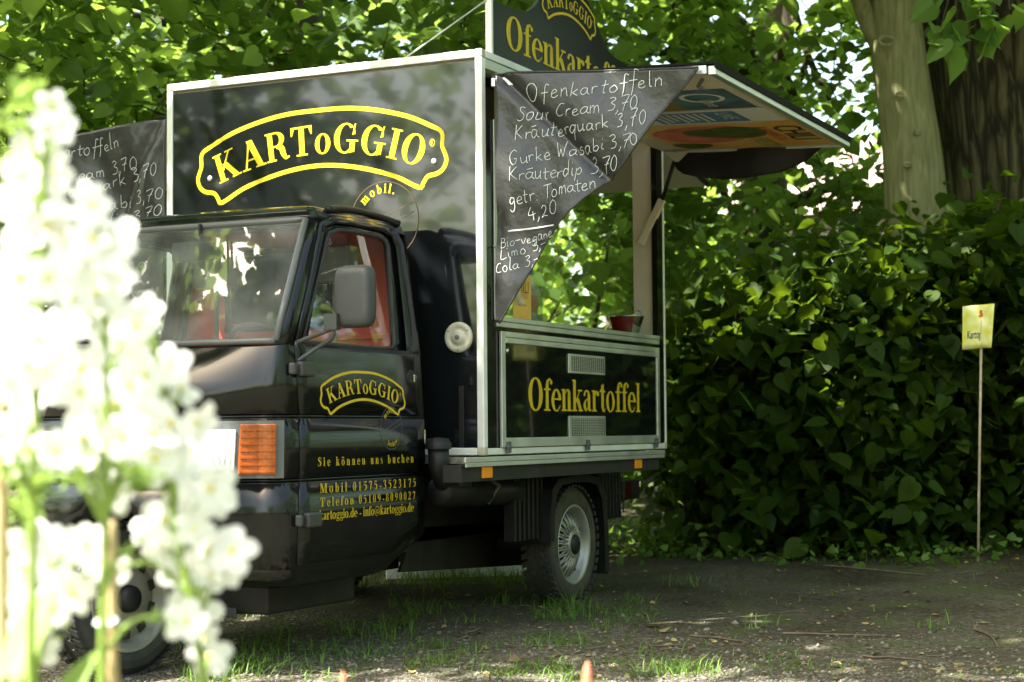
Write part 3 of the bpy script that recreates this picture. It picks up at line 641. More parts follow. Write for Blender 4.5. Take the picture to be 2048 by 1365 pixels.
# --- roof sign
sg_pts = [(.316, 1.757), (.316, 2.045), (.50, 2.050), (.62, 2.058), (.70, 2.075), (.77, 2.115), (.83, 2.165), (.90, 2.23), (.975, 2.285), (1.07, 2.33), (1.19, 2.35)]
half = [(p[0], p[1]) for p in sg_pts]
full = half + [(2.38 - x, z) for x, z in half[::-1][1:]]
t = TB(); t.prism(full, lambda x, z: (x, .105, z), lambda x, z: (x, .125, z)); roof_sign = P_('roof_sign', 'sign_black', t)
t = TB(); t.box(.298, .3155, .100, .130, 1.757, 2.06); P_('sign_edge', 'white_aluminium', t, roof_sign); t = TB(); t.box(2.0645, 2.08, .10, .13, 1.757, 2.06); P_('sign_edge', 'white_aluminium', t, roof_sign)
t = TB(); put_text(t, 'Ofenkartoffel', lambda x, y, l: (x, .1035 - .00012 * l, 1.855 + y * .158), 1.50, .02, .455); P_('lettering', 'gold_vinyl', t, roof_sign)
t = TB(); t9 = TB(); t8 = TB(); arch_logo(t, lambda x, y, l: (1.178 + x * .49, .1035 - .00012 * l, 2.09 + (y - 1.17) * .49), .026, frame=t9, mark=t8); P_('logo_lettering', 'gold_vinyl', t, roof_sign); P_('logo_border', 'gold_vinyl', t9, roof_sign); P_('registered_mark', 'gold_vinyl', t8, roof_sign)
t = TB(); t.tube([(.306, .115, 2.05), (.05, .42, 1.752)], .004, 6); P_('stay_wire', 'aluminium', t, roof_sign)
# --- loading bed, side markers, chassis
t = TB(); t.box(-.06, 2.0, -.055, W_ + .055, -.034, -.006); P_('bed_floor', 'dirty_bed', t)
for y in (-.066, W_ + .056):
    t = TB(); t.box(-.30, 1.98, y, y + .010, -.024, -.004); t.box(-.29, 1.98, y + .002, y + .009, -.044, -.026)
    P_('bed_edge', 'aluminium', t, bevel=.002)
t = TB(); t.box(-.30, 1.94, -.045, .04, -.105, -.036); t.box(-.30, 1.94, W_ - .04, W_ + .045, -.105, -.036)
t.box(-.25, 1.9, .45, .53, -.27, -.036); t.box(-.25, 1.9, 1.14, 1.22, -.27, -.036); t.box(.1, .9, .53, 1.14, -.40, -.12); t.box(-.2, .35, .62, 1.05, -.52, -.2)
t.tube([(1.17, .25, -.455), (1.17, 1.42, -.455)], .05, 12); t.box(1.02, 1.34, .66, 1.02, -.55, -.33); t.tube([(-.3, .86, -.42), (1.1, .84, -.46)], .04, 10)
P_('chassis', 'chassis_black', t)
t = TB(); t.box(.32, 1.62, .50, .515, -.395, -.25); t.add([(.15, .5, -.52), (1.50, .5, -.585), (1.50, .5, -.36), (.29, .5, -.33), (.15, .515, -.52), (1.50, .515, -.585), (1.50, .515, -.36), (.29, .515, -.33)], [(0, 1, 2, 3), (7, 6, 5, 4), (0, 4, 5, 1), (1, 5, 6, 2), (2, 6, 7, 3), (3, 7, 4, 0)]); P_('under_tray', 'chassis_black', t)
for x in (-.075, 1.635):
    t = TB(); t.box(x - .045, x + .045, -.055, -.0455, -.093, -.046); P_('side_marker', 'marker_orange', t, bevel=.003)
t = TB(); t.box(.005, .055, .10, .125, -.10, .30); t.box(-.03, .06, .09, .15, -.135, -.06); P_('bed_bracket', 'black_plastic', t, bevel=.003)
# air filter with its intake pipe
t = TB(); pr = [(0, 0), (0, .055), (.02, .066), (.40, .066), (.405, .060), (.42, .060), (.425, .066), (.73, .064), (.76, .05), (.76, 0)]
t.lathe(pr, (-.10, .17, -.150), (1, 0, -.03), 28); af = P_('air_filter', 'black_plastic', t, smooth=True)
t = TB(); t.tube([(.30, .17, -.083), (.335, .098, -.14), (.30, .14, -.215)], .012, 6); P_('filter_clamp', 'bezel_grey', t, af)
t = TB(); t.tube([(-.135, .15, .04), (-.13, .15, -.05), (-.09, .15, -.10), (-.01, .16, -.155)], [.046, .044, .045, .045], 16, True); t.lathe([(0, .056), (.028, .056), (.032, .050), (.044, .046), (.05, 0)], (-.135, .15, .03), (0, 0, 1), 20); P_('intake_pipe', 'black_plastic', t, smooth=True)
# --- rear wheels with mudguards
def wheel(c, side_s, axis, r, w, rim, kind):
    # side_s: +1 if the visible face points along axis
    wh = TB(); c = np.array(c); a = np.array(axis) / np.linalg.norm(axis)
    n = 60
    prof = [(-w / 2, rim * .98), (-w / 2 - .004, rim * 1.1), (-w / 2, r * .90), (-w / 2 + .018, r * .975), (-w / 2 + .03, r)]
    for k in range(4):
        x = -w / 2 + .03 + (w - .06) * (k + .35) / 4; prof += [(x, r), (x + .002, r - .009), (x + .012, r - .009), (x + .014, r)]
    prof += [(w / 2 - .03, r), (w / 2 - .018, r * .975), (w / 2, r * .90), (w / 2 + .004, r * 1.0 * .80), (w / 2, rim * 1.06), (w / 2 - .012, rim * .98)]
    wh.lathe([(d, rr) for d, rr in prof], c, a, n)
    wobj = P_('wheel', 'muddy_rubber' if kind == 'wire' else 'rubber', wh, smooth=False)
    t = TB()   # tread blocks
    u = np.array((0, 0, 1.)); u = u - a * (u @ a); u /= np.linalg.norm(u); q = np.cross(a, u)
    for k in range(44):
        th = 2 * math.pi * k / 44
        for s_ in (-1, 1):
            for off, ln in ((.062, .016), (.030, .013)):
                th2 = th + (s_ + 1) * .035 + (0.03 if off < .05 else 0)
                rd = math.cos(th2) * u + math.sin(th2) * q; tg = -math.sin(th2) * u + math.cos(th2) * q
                t.obox(c + rd * (r + .001) + a * s_ * off * (w / .15), a * ln + tg * .006 * s_, tg * .013, rd * .006)
    t.lathe([(-w / 2 + .028, r - .003), (0, r - .004), (w / 2 - .028, r - .003)], c, a, 48); P_('tread', 'rubber', t, wobj)
    f = w / 2 - .012
    t = TB(); t.lathe([(f - .004, rim * .99), (f + .008, rim * 1.03), (f + .012, rim * 1.01), (f + .006, rim * .95), (f - .012, rim * .90), (f - .035, rim * .86), (f - .042, rim * .80)], c, a, 56)
    if kind == 'steel':
        t.lathe([(f - .042, rim * .80), (f - .030, rim * .74), (f - .024, rim * .60), (f - .012, rim * .42), (f - .012, rim * .28), (f - .012, 0)], c, a, 56)
    P_('rim', 'painted_rim' if kind == 'steel' else 'silver_rim', t, wobj, smooth=True)
    if kind == 'wire':
        t = TB(); t.lathe([(f - .055, rim * .86), (f - .055, 0)], c, a, 40); P_('rim_dish', 'chassis_black', t, wobj)
        t = TB()
        for k in range(46):
            th = 2 * math.pi * k / 46
            rd = math.cos(th) * u + math.sin(th) * q; th2 = th + (.16 if k % 2 else -.16); rd2 = math.cos(th2) * u + math.sin(th2) * q
            t.tube([c + rd * rim * .34 + a * (f + .004), c + rd2 * rim * .60 + a * (f - .010), c + rd2 * rim * .84 + a * (f - .036)], .0042, 5)
        P_('spokes', 'silver_rim', t, wobj, smooth=True)
        t = TB(); t.lathe([(f - .03, rim * .40), (f + .004, rim * .37), (f + .012, rim * .33), (f + .012, rim * .26)], c, a, 32); P_('hub_ring', 'silver_rim', t, wobj, smooth=True)
        t = TB(); t.lathe([(f + .002, rim * .26), (f + .020, rim * .24), (f + .026, rim * .18), (f + .026, 0)], c, a, 28); P_('hub_cap', 'black_plastic', t, wobj, smooth=True)
        t = TB()
        for k in range(4):
            th = .5 + k * math.pi / 2; rd = math.cos(th) * u + math.sin(th) * q
            t.lathe([(0, .011), (.012, .010), (.014, 0)], c + rd * rim * .74 + a * (f - .03), a, 10)
        P_('bolt', 'black_plastic', t, wobj)
    else:
        t = TB(); t.lathe([(f - .012, rim * .27), (f + .012, rim * .25), (f + .022, rim * .18), (f + .022, 0)], c, a, 28); P_('hub_cap', 'black_plastic', t, wobj, smooth=True)
        for k in range(10):
            t = TB()
            th = 2 * math.pi * k / 10; rd = math.cos(th) * u + math.sin(th) * q; tg = -math.sin(th) * u + math.cos(th) * q
            t.obox(c + rd * rim * .70 + a * (f - .0215), rd * .016 - a * .003, tg * .020, a * .002)
            P_('rim_hole', 'ink_black', t, wobj, bevel=.001)
    return wobj
GR = lambda x: gz(x) - ZO
wheel((1.17, .175, GR(1.17) + .279), 1, (0, -1, 0), .285, .150, .190, 'wire')
wheel((1.17, W_ - .175, GR(1.17) + .279), 1, (0, 1, 0), .285, .150, .190, 'wire')
a_ = math.radians(8)
wheel((-1.345, .868, GR(-1.345) + .281), 1, (-math.sin(a_), -math.cos(a_), 0), .285, .150, .195, 'steel')
for s in (0, 1):
    Y = (lambda y: y) if s == 0 else (lambda y: W_ - y)
    t = TB(); prof = []
    for x, z in ((.83, -.42), (.83, -.30), (.86, -.17), (.93, -.125), (1.10, -.115), (1.30, -.118), (1.42, -.135), (1.50, -.22), (1.53, -.40), (1.535, -.61)): prof.append((x, z))
    n = len(prof); v = [(x, Y(y), z) for y in (.075, .30) for x, z in prof]
    v2 = [(x + (.012 if x < 1.1 else -.012), Y(y), z - .012) for y in (.075, .30) for x, z in prof]
    t.add(v + v2, [(i, i + 1, n + i + 1, n + i) for i in range(n - 1)] + [(2 * n + n + i, 2 * n + n + i + 1, 2 * n + i + 1, 2 * n + i) for i in range(n - 1)] + [(i, 2 * n + i, 2 * n + i + 1, i + 1) for i in range(n - 1)])
    v = [(x, Y(.073), z) for x, z in prof]; ctr = (1.17, -.455)
    w = [(ctr[0] + (x - ctr[0]) * .86, Y(.073), ctr[1] + (z - ctr[1]) * (.90 if z > -.3 else 1)) for x, z in prof]
    t.add(v + w, [(i, i + 1, n + i + 1, n + i) for i in range(n - 1)])
    P_('mudguard', 'black_plastic', t)
    t = TB()
    for k in range(7): t.box(.535 + k * .048, .560 + k * .048, min(Y(.12), Y(.16)), max(Y(.12), Y(.16)), -.40, -.12)
    t.box(.53, .86, min(Y(.16), Y(.17)), max(Y(.16), Y(.17)), -.40, -.11); P_('ribbed_flap', 'black_plastic', t)
# wire basket and tail lamp at the rear
t = TB()
for k in range(7): t.tube([(1.98 + k * .045, .29, -.115), (1.98 + k * .047, .29, -.37 + .004 * k)], .004, 4)
for k in range(7): t.tube([(1.97, .29, -.12 - k * .042), (2.27, .29, -.12 - k * .042)], .004, 4)
t.box(1.97, 2.28, .31, .75, -.375, -.11); t.box(1.9, 2.25, .4, 1.3, -.11, -.04); P_('wire_basket', 'black_plastic', t)
for y in (.30, 1.30):
    t = TB(); t.box(2.30, 2.54, y, y + .07, -.285, -.175); tl = P_('tail_lamp', 'black_plastic', t, bevel=.012)
    t = TB(); t.box(2.32, 2.40, y - .003, y + .002, -.275, -.185); P_('tail_lens', 'tail_red', t, tl)
    t = TB(); t.box(1.95, 2.31, y + .02, y + .05, -.25, -.20); P_('lamp_bracket', 'chassis_black', t, tl)
# ------------------------------------------------------------------ the cab
CZ = [-.475, -.455, -.40, -.10, .165, .42, .43, .945, .985, 1.005]
CHW = [.565, .605, .632, .634, .634, .614, .612, .541, .522, .47]
CUC = [-1.16, -1.20, -1.245, -1.255, -1.25, -1.212, -1.208, -.885, -.865, -.80]
CBU = [.17, .19, .20, .20, .13, .035, .020, .014, .014, .014]
CRC = [.10, .10, .10, .10, .10, .045, .04, .035, .035, .035]
def ci(z, T): return float(np.interp(z, CZ, T))
UB = -.165
def groove(z):
    for c in (-.070, .166):
        if abs(z - c) < .0075: return -.008
    return 0.0
def cab_pt(t, z, off=0.0):
    # t in -1..1 round the cab from the near rear edge (-1) over the nose (0) to the far rear edge (1)
    s = 1 if t >= 0 else -1; a = 1 - abs(t)          # a: 0 rear .. 1 nose
    hw = ci(z, CHW) + off; uc = ci(z, CUC) - off; bu = ci(z, CBU); rc = ci(z, CRC)
    if a < .5: x = UB + (uc + rc - UB) * (a / .5); y = -hw
    elif a < .65:
        th = (a - .5) / .15 * math.pi / 2; x = uc + rc - rc * math.sin(th); y = -hw + rc - rc * math.cos(th); x -= bu * (1 - (y / (hw - rc + 1e-6)) ** 2) * (1 if abs(y) < hw - rc else 0)
    else:
        y = -(hw - rc) * (1 - (a - .65) / .35); x = uc - bu * (1 - (y / (hw - rc)) ** 2)
    zb = z
    if z < -.20:
        yn = y if s < 0 else -y
        arch = -.475 + .27 * math.exp(-(y / .30) ** 4) if a > .6 else -.475
        rear = -.475 + .11 * max(0, min(1, (x + .45) / .27)) if a < .5 else -.475
        lo = max(arch, rear); k = (z + .475) / .275; zb = lo + (-.20 - lo) * k if z < -.2 else z
    return np.array((x, VC + y * (1 if s < 0 else -1), zb))
TT = [-1 + i * .5 / 10 for i in range(10)] + [-.5 + i * .15 / 7 for i in range(7)] + [-.35 + i * .70 / 24 for i in range(25)] + [.35 + i * .15 / 7 for i in range(1, 8)] + [.5 + i * .5 / 10 for i in range(1, 11)]
def cab_strip(ts, zs, off=0.0, gr=True):
    t = TB(); v = []; n = len(ts)
    for z in zs: v += [cab_pt(q, z, off + (groove(z) if gr else 0)) for q in ts]
    t.add(v, [(j * n + i, (j + 1) * n + i, (j + 1) * n + i + 1, j * n + i + 1) for j in range(len(zs) - 1) for i in range(n - 1)])
    return t
def solid(o, th, off=-1):
    m = o.modifiers.new('thickness', 'SOLIDIFY'); m.thickness = th; m.offset = off
ZL = [-.475, -.46, -.44, -.40, -.30, -.20, -.082, -.0765, -.066, -.0605, .05, .156, .1605, .172, .1775, .30, .425, .432]
body = P_('cab_body', 'black_paint', cab_strip(TT, ZL), smooth=True)
e_ = body.modifiers.new('edges', 'EDGE_SPLIT'); e_.split_angle = math.radians(32); solid(body, .012)
roof_t = cab_strip(TT, [.945, .955, .97, .985, .997, 1.004], 0)
n = len(TT); top = [cab_pt(q, 1.005) for q in TT]; inner = [np.array((p[0] * .6 - .22, VC + (p[1] - VC) * .6, 1.022)) for p in top]
roof_t.add([cab_pt(q, 1.004) for q in TT] + inner, [(i, n + i, n + i + 1, i + 1) for i in range(n - 1)]); roof_t.add(inner, [tuple(range(n - 1, -1, -1))])
rr = [cab_pt(-1, 1.004), cab_pt(1, 1.004), inner[-1], inner[0]]; roof_t.add(rr, [(0, 1, 2, 3)])
cr = P_('cab_roof', 'black_paint', roof_t, smooth=True); e_ = cr.modifiers.new('edges', 'EDGE_SPLIT'); e_.split_angle = math.radians(40); solid(cr, .015)
for s in (-1, 1):
    ts = [s * q for q in ([.56 - i * .0233 for i in range(10)])]
    ap = P_('windscreen_pillar', 'black_paint', cab_strip(ts, [.425, .56, .69, .82, .95], -.002), smooth=True); solid(ap, .03, -1 if s < 0 else 1)
    t = TB(); pts = [cab_pt(s * q, z) + np.array((0, s * .004, o)) for q, z, o in ((.56, .985, .006), (.62, .993, .012), (.75, 1.0, .016), (.90, 1.0, .012), (.985, .985, .006))]
    t.tube(catmull(pts, 5), .015, 8); P_('drip_rail', 'black_plastic', t, smooth=True)
# windscreen with its rubber seal
wt = [-.352 + i * .704 / 30 for i in range(31)]
ws = P_('windscreen', 'windscreen_glass', cab_strip(wt, [.452, .60, .75, .928], .004, False), smooth=True)
t = TB(); ring = [cab_pt(q, .447, .005) for q in wt] + [cab_pt(wt[-1], z, .005) for z in (.6, .78)] + [cab_pt(q, .934, .005) for q in wt[::-1]] + [cab_pt(wt[0], z, .005) for z in (.78, .6)] + [cab_pt(wt[0], .447, .005)]
t.tube(ring, .0135, 8); P_('windscreen_seal', 'bezel_grey', t, ws, smooth=True)
t = TB(); q0 = cab_pt(.12, .455, .02); q1 = cab_pt(.30, .50, .022); t.tube([cab_pt(.10, .43, .02), q0, q1], .006, 6); t.obox((q0 + q1) / 2 + np.array((-.005, 0, 0)), (q1 - q0) * .6, (0.006, 0, 0.004), (.003, 0, -.006)); P_('wiper', 'black_plastic', t, ws)
# side surface of the cab, near and far
def sy(z, s, off=0.0): return VC + s * (ci(z, CHW) + off)
win_in = [(-1.065, .446), (-.985, .57), (-.90, .70), (-.81, .845), (-.775, .892), (-.70, .912), (-.60, .918), (-.48, .918), (-.36, .915), (-.325, .90), (-.313, .875), (-.330, .70), (-.345, .57), (-.357, .475), (-.38, .450), (-.50, .444), (-.80, .444)]
win_out = [(-1.128, .432), (-1.045, .57), (-.965, .70), (-.885, .845), (-.850, .925), (-.76, .962), (-.62, .970), (-.48, .970), (-.32, .968), (-.225, .950), (-.190, .90), (-.178, .70), (-.175, .57), (-.172, .475), (-.172, .432), (-.50, .432), (-.80, .432)]
for s in (-1, 1):
    t = TB(); us = [-1.128 + i * (.953 / 14) for i in range(15)]
    zz = [-.385, -.30, -.20, -.082, -.0765, -.066, -.0605, .05, .156, .1605, .172, .1775, .30, .42, .432]
    def dz(x, z): return z + (.10 * max(0, min(1, (x + .45) / .27)) * max(0, (-.2 - z) / .185))
    t.add([(x - (.05 * (-.05 - z) if (z < -.05 and x < -1.1) else 0), sy(z, s, .005 + groove(z)), dz(x, z)) for z in zz for x in us], [(j * 15 + i, j * 15 + i + 1, (j + 1) * 15 + i + 1, (j + 1) * 15 + i) for j in range(len(zz) - 1) for i in range(14)])
    m_ = len(win_in)
    mid = [((a[0] * .5 + b_[0] * .5), (a[1] * .5 + b_[1] * .5)) for a, b_ in zip(win_in, win_out)]
    t.add([(x, sy(z, s, .005), z) for x, z in win_out] + [(x, sy(z, s, .005), z) for x, z in mid] + [(x, sy(z, s, -.008), z) for x, z in mid] + [(x, sy(z, s, -.010), z) for x, z in win_in],
          [(k * m_ + i, (k + 1) * m_ + i, (k + 1) * m_ + (i + 1) % m_, k * m_ + (i + 1) % m_) for k in range(3) for i in range(m_)])
    door = P_('cab_door', 'black_paint', t, smooth=True)
    e_ = door.modifiers.new('edges', 'EDGE_SPLIT'); e_.split_angle = math.radians(28); solid(door, .014, 1 if s > 0 else -1)
    t = TB(); t.add([(x, sy(z, s, -.012), z) for x, z in win_in], [tuple(range(m_))]); P_('door_window', 'window_glass', t, door)
    t = TB(); t.tube([(x, sy(z, s, -.006), z) for x, z in win_in + win_in[:1]], .009, 6); P_('window_seal', 'rubber', t, door, smooth=True)
    if s < 0:
        for px, py in ((596, 738), (603, 1041)):
            p = on_y(px, py, sy(0, -1)) - np.array((0, 0, ZO)); z = p[2]; y = sy(z, -1)
            t = TB(); t.box(p[0] + .000, p[0] + .098, y - .034, y - .003, z - .028, z + .028); t.tube([(p[0] - .035, y - .014, z - .022), (p[0] - .035, y - .014, z + .022)], .016, 10)
            P_('door_hinge', 'grey_plastic', t, door, bevel=.008)
        t = TB(); t.lathe([(0, .036), (.006, .034), (.007, .02), (.004, 0)], (-.268, sy(.327, -1, .004), .327), (0, -1, 0), 24); dh = P_('door_handle', 'black_plastic', t, door, smooth=True)
        t = TB(); t.box(-.262, -.238, sy(.327, -1, .020), sy(.327, -1, .008), .310, .342); P_('lock_button', 'steel', t, dh, bevel=.003)
        FD = lambda x, y, l: (x, sy(y, -1, .0068 + .00012 * l), y)
        t = TB(); t9 = TB(); t8 = TB(); arch_logo(t, lambda x, y, l: FD(-.660 + x * .495, .258 + (y - 1.360) * .43, l), .024, frame=t9, mark=t8); P_('logo_lettering', 'gold_vinyl', t, door); P_('logo_border', 'gold_vinyl', t9, door); P_('registered_mark', 'gold_vinyl', t8, door)
        t1 = TB(); t2 = TB(); stamp(t1, t2, lambda x, y, l: FD(-.455 + x, .120 + y, l), 0, 0, .088, .022); P_('stamp_ring', 'bezel_grey', t2, door); P_('stamp_lettering', 'gold_vinyl', t1, door)
        t = TB()
        for txt, a, b_, cap, gap in (('Sie können uns buchen', (632.6, 936), (824, 922.5), .034, .40), ('Mobil 01575-3523175', (637, 988.6), (829, 972), .036, .30), ('Telefon 05109-8090027', (637, 1016), (828, 997), .034, .28), ('kartoggio.de - info@kartoggio.de', (636, 1042), (825, 1022.5), .037, .02)):
            A = on_y(*a, .2); C_ = on_y(*b_, .2); z = (A[2] + C_[2]) / 2 - ZO
            put_text(t, txt, lambda x, y, l, z=z, cap=cap: FD(x, z + y * cap, l), C_[0] - A[0], gap, A[0])
        P_('contact_lettering', 'gold_vinyl', t, door)
        t = TB(); t.box(-.164, -.155, sy(.1, -1), sy(.1, -1) + .03, .052, .096); P_('sticker', 'poster_white', t, body)
        t = TB(); t.box(-.1645, -.1545, sy(.1, -1), sy(.1, -1) + .03, .097, .112); P_('sticker', 'yellow_vinyl', t, body)
# rear wall of the cab: black outside, red inside, with a window
def rear_ring(x, m, name, d=0.0):
    o = [(-.60, -.36), (-.634, .0), (-.612, .43), (-.575, .70), (-.541, .945), (-.50, .995), (0, 1.0), (.50, .995), (.541, .945), (.575, .70), (.612, .43), (.634, .0), (.60, -.36), (0, -.36)]
    i_ = [(y * .87 + .08, z + .07) for y, z in ((-.30, .52), (-.31, .56), (-.31, .60), (-.31, .74), (-.31, .80), (-.28, .83), (0, .83), (.28, .83), (.31, .80), (.31, .74), (.31, .60), (.31, .56), (.30, .52), (0, .50))]
    t = TB(); k = len(o); sh = 1 - d
    t.add([(x, VC + y * sh, z) for y, z in o] + [(x, VC + y, z) for y, z in i_], [(i, (i + 1) % k, k + (i + 1) % k, k + i) for i in range(k)])
    ob = P_(name, m, t); solid(ob, .008); return ob
rear_ring(UB + .001, 'black_paint', 'cab_back')
ib = rear_ring(UB - .022, 'red_interior', 'cab_lining', .03)
t = TB()
for z in (.10, .18, .26, .34, .42, .50): t.box(UB - .034, UB - .024, VC - .56, VC + .56, z, z + .022)
P_('lining_rib', 'red_interior', t, ib, bevel=.004)
t = TB(); t.box(UB - .012, UB - .010, VC - .19, VC + .35, .57, .905); P_('rear_window', 'window_glass', t)
t = TB(); t.tube(catmull([(UB - .03, VC + y * .87 + .08, z + .07) for y, z in ((-.30, .52), (-.31, .79), (-.27, .83), (.27, .83), (.31, .79), (.30, .52), (.27, .50), (-.27, .50))], 4, True) + [np.array((UB - .03, VC - .181, .59))], .016, 6); P_('rear_window_seal', 'rubber', t, smooth=True)
# inside: dashboard, seats, steering wheel, mirror
t = TB(); t.box(-1.20, -.96, .30, 1.37, .25, .40); t.box(-1.02, -.93, .40, 1.27, .05, .36); P_('dashboard', 'black_plastic', t, bevel=.02)
t = TB(); t.box(-1.1, -.2, .26, 1.41, -.40, -.37); P_('cab_floor', 'chassis_black', t)
for y in (.53, 1.14):
    t = TB(); t.box(-.72, -.30, y - .22, y + .22, -.02, .12); t.box(-.36, -.24, y - .22, y + .22, .10, .44); st_ = P_('seat', 'seat_grey', t, bevel=.04)
    t = TB(); t.box(-.36, -.27, y - .07, y + .11, .74, .89); t.tube([(-.31, y + .02, .40), (-.31, y + .02, .76)], .012, 6); P_('headrest', 'seat_grey', t, st_, bevel=.04)
t = TB(); ax = np.array((.5, 0, .86)); u = np.array((0, 1., 0)); w = np.cross(ax / np.linalg.norm(ax), u); c = np.array((-.80, .54, .44))
t.tube([c + .17 * (math.cos(a) * u + math.sin(a) * w) for a in np.linspace(0, 2 * math.pi, 33)], .013, 8, False)
for a in (0.3, 2.8, 4.7): t.tube([c - ax * .03, c + .17 * (math.cos(a) * u + math.sin(a) * w)], .012, 6)
t.tube([c - ax * .02, (-1.0, .54, .28)], .025, 8); P_('steering_wheel', 'black_plastic', t, smooth=True)
t = TB(); p = on_x(400, 503, -.93) - np.array((0, 0, ZO)); t.box(p[0] - .012, p[0] + .012, p[1] - .13, p[1] + .13, p[2] - .038, p[2] + .038); t.tube([p, p + np.array((0.0, 0, .11))], .008, 6); P_('inner_mirror', 'black_plastic', t, bevel=.01)
# lamps on the nose
def nose_plate(y0, y1, z0, z1, off, m, name, parent=None, n=14, back=.03, bev=0.0):
    # a slab that follows the curve of the nose between two distances from the centre line
    def tn(y, z):
        hw = ci(z, CHW); rc = ci(z, CRC); a = abs(y)
        if a <= hw - rc: q = .65 + .35 * (1 - a / (hw - rc))
        else: th = math.acos(max(-1, min(1, (a - (hw - rc)) / rc))); q = .5 + .15 * th / (math.pi / 2)
        return (1 - q) * (-1 if y < 0 else 1)
    ys = [y0 + (y1 - y0) * i / n for i in range(n + 1)]; t = TB()
    F = [[cab_pt(tn(y, z), z, off) for y in ys] for z in (z0, (z0 + z1) / 2, z1)]; K = [[cab_pt(tn(y, z), z, off - back) for y in ys] for z in (z0, z1)]
    k = n + 1; v = F[0] + F[1] + F[2] + K[0] + K[1]
    f = [(i, i + 1, k + i + 1, k + i) for i in range(n)] + [(k + i, k + i + 1, 2 * k + i + 1, 2 * k + i) for i in range(n)] + [(i, 3 * k + i, 3 * k + i + 1, i + 1) for i in range(n)] + [(2 * k + i, 2 * k + i + 1, 4 * k + i + 1, 4 * k + i) for i in range(n)]
    f += [(0, k, 2 * k, 4 * k, 3 * k), (n, 3 * k + n, 4 * k + n, 2 * k + n, k + n)]
    t.add(v, f); return P_(name, m, t, parent, smooth=False, bevel=bev)
for s in (-1, 1):
    o = lambda a, b_: (s * b_, s * a) if s < 0 else (a, b_)
    bz = nose_plate(*o(.20, .616), -.062, .150, .007, 'bezel_grey', 'lamp_bezel')
    ind = nose_plate(*o(.470, .594), -.048, .138, .016, 'amber', 'indicator', bz, bev=.004)
    for k in range(7): nose_plate(*o(.475, .589), -.040 + k * .0255, -.032 + k * .0255, .0188, 'amber', 'lens_ridge', ind, 10, .012)
    hl = nose_plate(*o(.230, .460), -.036, .118, .014, 'headlight_glass', 'headlight', bz, 12, .03, .006)
    for k in range(12): nose_plate(*o(.240 + k * .0178, .248 + k * .0178), -.026, .108, .0155, 'headlight_glass', 'lens_rib', hl, 2, .01)
nose_plate(-.19, .19, -.05, .14, .006, 'black_plastic', 'front_grille')
# door mirror on its two arms
t = TB(); mx = -1.06
def mp(px, py, x=mx): return on_x(px, py, x) - np.array((0, 0, ZO))
a = mp(668, 540); b_ = mp(746, 538); c = mp(746, 655)
ctr = (mp(668, 590) + mp(746, 596)) / 2; hwid = abs(a[1] - b_[1]) / 2; hh = .117; hwid *= .94
vv = [(math.cos(q) * abs(math.cos(q)) ** -.62 if abs(math.cos(q)) > 1e-6 else 0, math.sin(q) * abs(math.sin(q)) ** -.62 if abs(math.sin(q)) > 1e-6 else 0) for q in np.linspace(0, 2 * math.pi, 40, endpoint=False)]
def mring(x, k): return [ctr + np.array((x, -p[0] * hwid * k, p[1] * hh * k)) for p in vv]
rings = [mring(-.020, .70), mring(-.018, .86), mring(-.010, .96), mring(.005, 1.0), mring(.032, 1.0), mring(.036, .95)]
v = [p for r in rings for p in r]; n = 40
t.add(v, [(j * n + i, j * n + (i + 1) % n, (j + 1) * n + (i + 1) % n, (j + 1) * n + i) for j in range(5) for i in range(n)] + [tuple(range(n - 1, -1, -1)), tuple(5 * n + i for i in range(n))])
mir = P_('door_mirror', 'grey_plastic', t, smooth=True); e_ = mir.modifiers.new('edges', 'EDGE_SPLIT'); e_.split_angle = math.radians(50)
t = TB(); t.add(mring(.0375, .9), [tuple(range(n))]); P_('mirror_glass', 'steel', t, mir)
t = TB()
q = lambda px, py, x=-1.085: mp(px, py, x)
t.tube(catmull([q(592, 722, -1.12), q(592, 690, -1.12), q(600, 683, -1.11), q(660, 660)], 4), .0085, 8)
t.tube(catmull([q(596, 722, -1.12), q(628, 700), q(664, 676), q(667, 655), q(668, 640)], 4), .0085, 8)
t.obox(q(664, 644), (.014, 0, 0), (0, .028, 0), (0, 0, .03)); P_('mirror_arm', 'grey_plastic', t, mir, smooth=False)
# under the cab: skid plate, front plate with its last letter, engine tray
t = TB(); t.box(-.95, -.30, .46, 1.2, -.60, -.46); P_('engine_tray', 'chassis_black', t, bevel=.01)
t = TB(); p = on_x(385, 1214, -1.02) - np.array((0, 0, ZO)); p2 = on_x(474, 1236, -1.02) - np.array((0, 0, ZO)); t.box(-1.03, -1.02, p2[1], VC + .30, p2[2], p[2] + .004); fp = P_('front_plate', 'plate_black', t, bevel=.004)
t = TB(); p = on_x(449, 1230, -1.03) - np.array((0, 0, ZO)); p2 = on_x(441, 1218, -1.03) - np.array((0, 0, ZO))
sans('K', .034, lambda x, y: (-1.0312, p[1] + .02 - x, p[2] + y), t); P_('lettering', 'poster_white', t, fp)
# ------------------------------------------------------------------ chalked menu banners of black sheet
def hash2(a, b): return math.sin(a * 12.9 + b * 7.3)
def banner_surface(near, poly_lines, nx, fold, name, label, mirror):
    pass
def near_x(y, z):
    # depth of the near banner's sheet: folds run from the hinge corner down and outwards
    d = -y; h = 1.64 - z
    s = d - h * .78 * 1.0 ; ridge = .030 * math.exp(-(((d - .10) - (h - .03) * 1.02) / .035) ** 2)
    f = .012 * math.sin(d * 21 + h * 4) * min(1, h * 2.5) * max(0, 1 - d * 1.1) + .008 * math.sin(h * 13 - d * 9)
    drape = .045 * math.exp(-((d - .02) / .06) ** 2) * math.sin(h * 6) * .5
    return .016 + f + ridge - drape
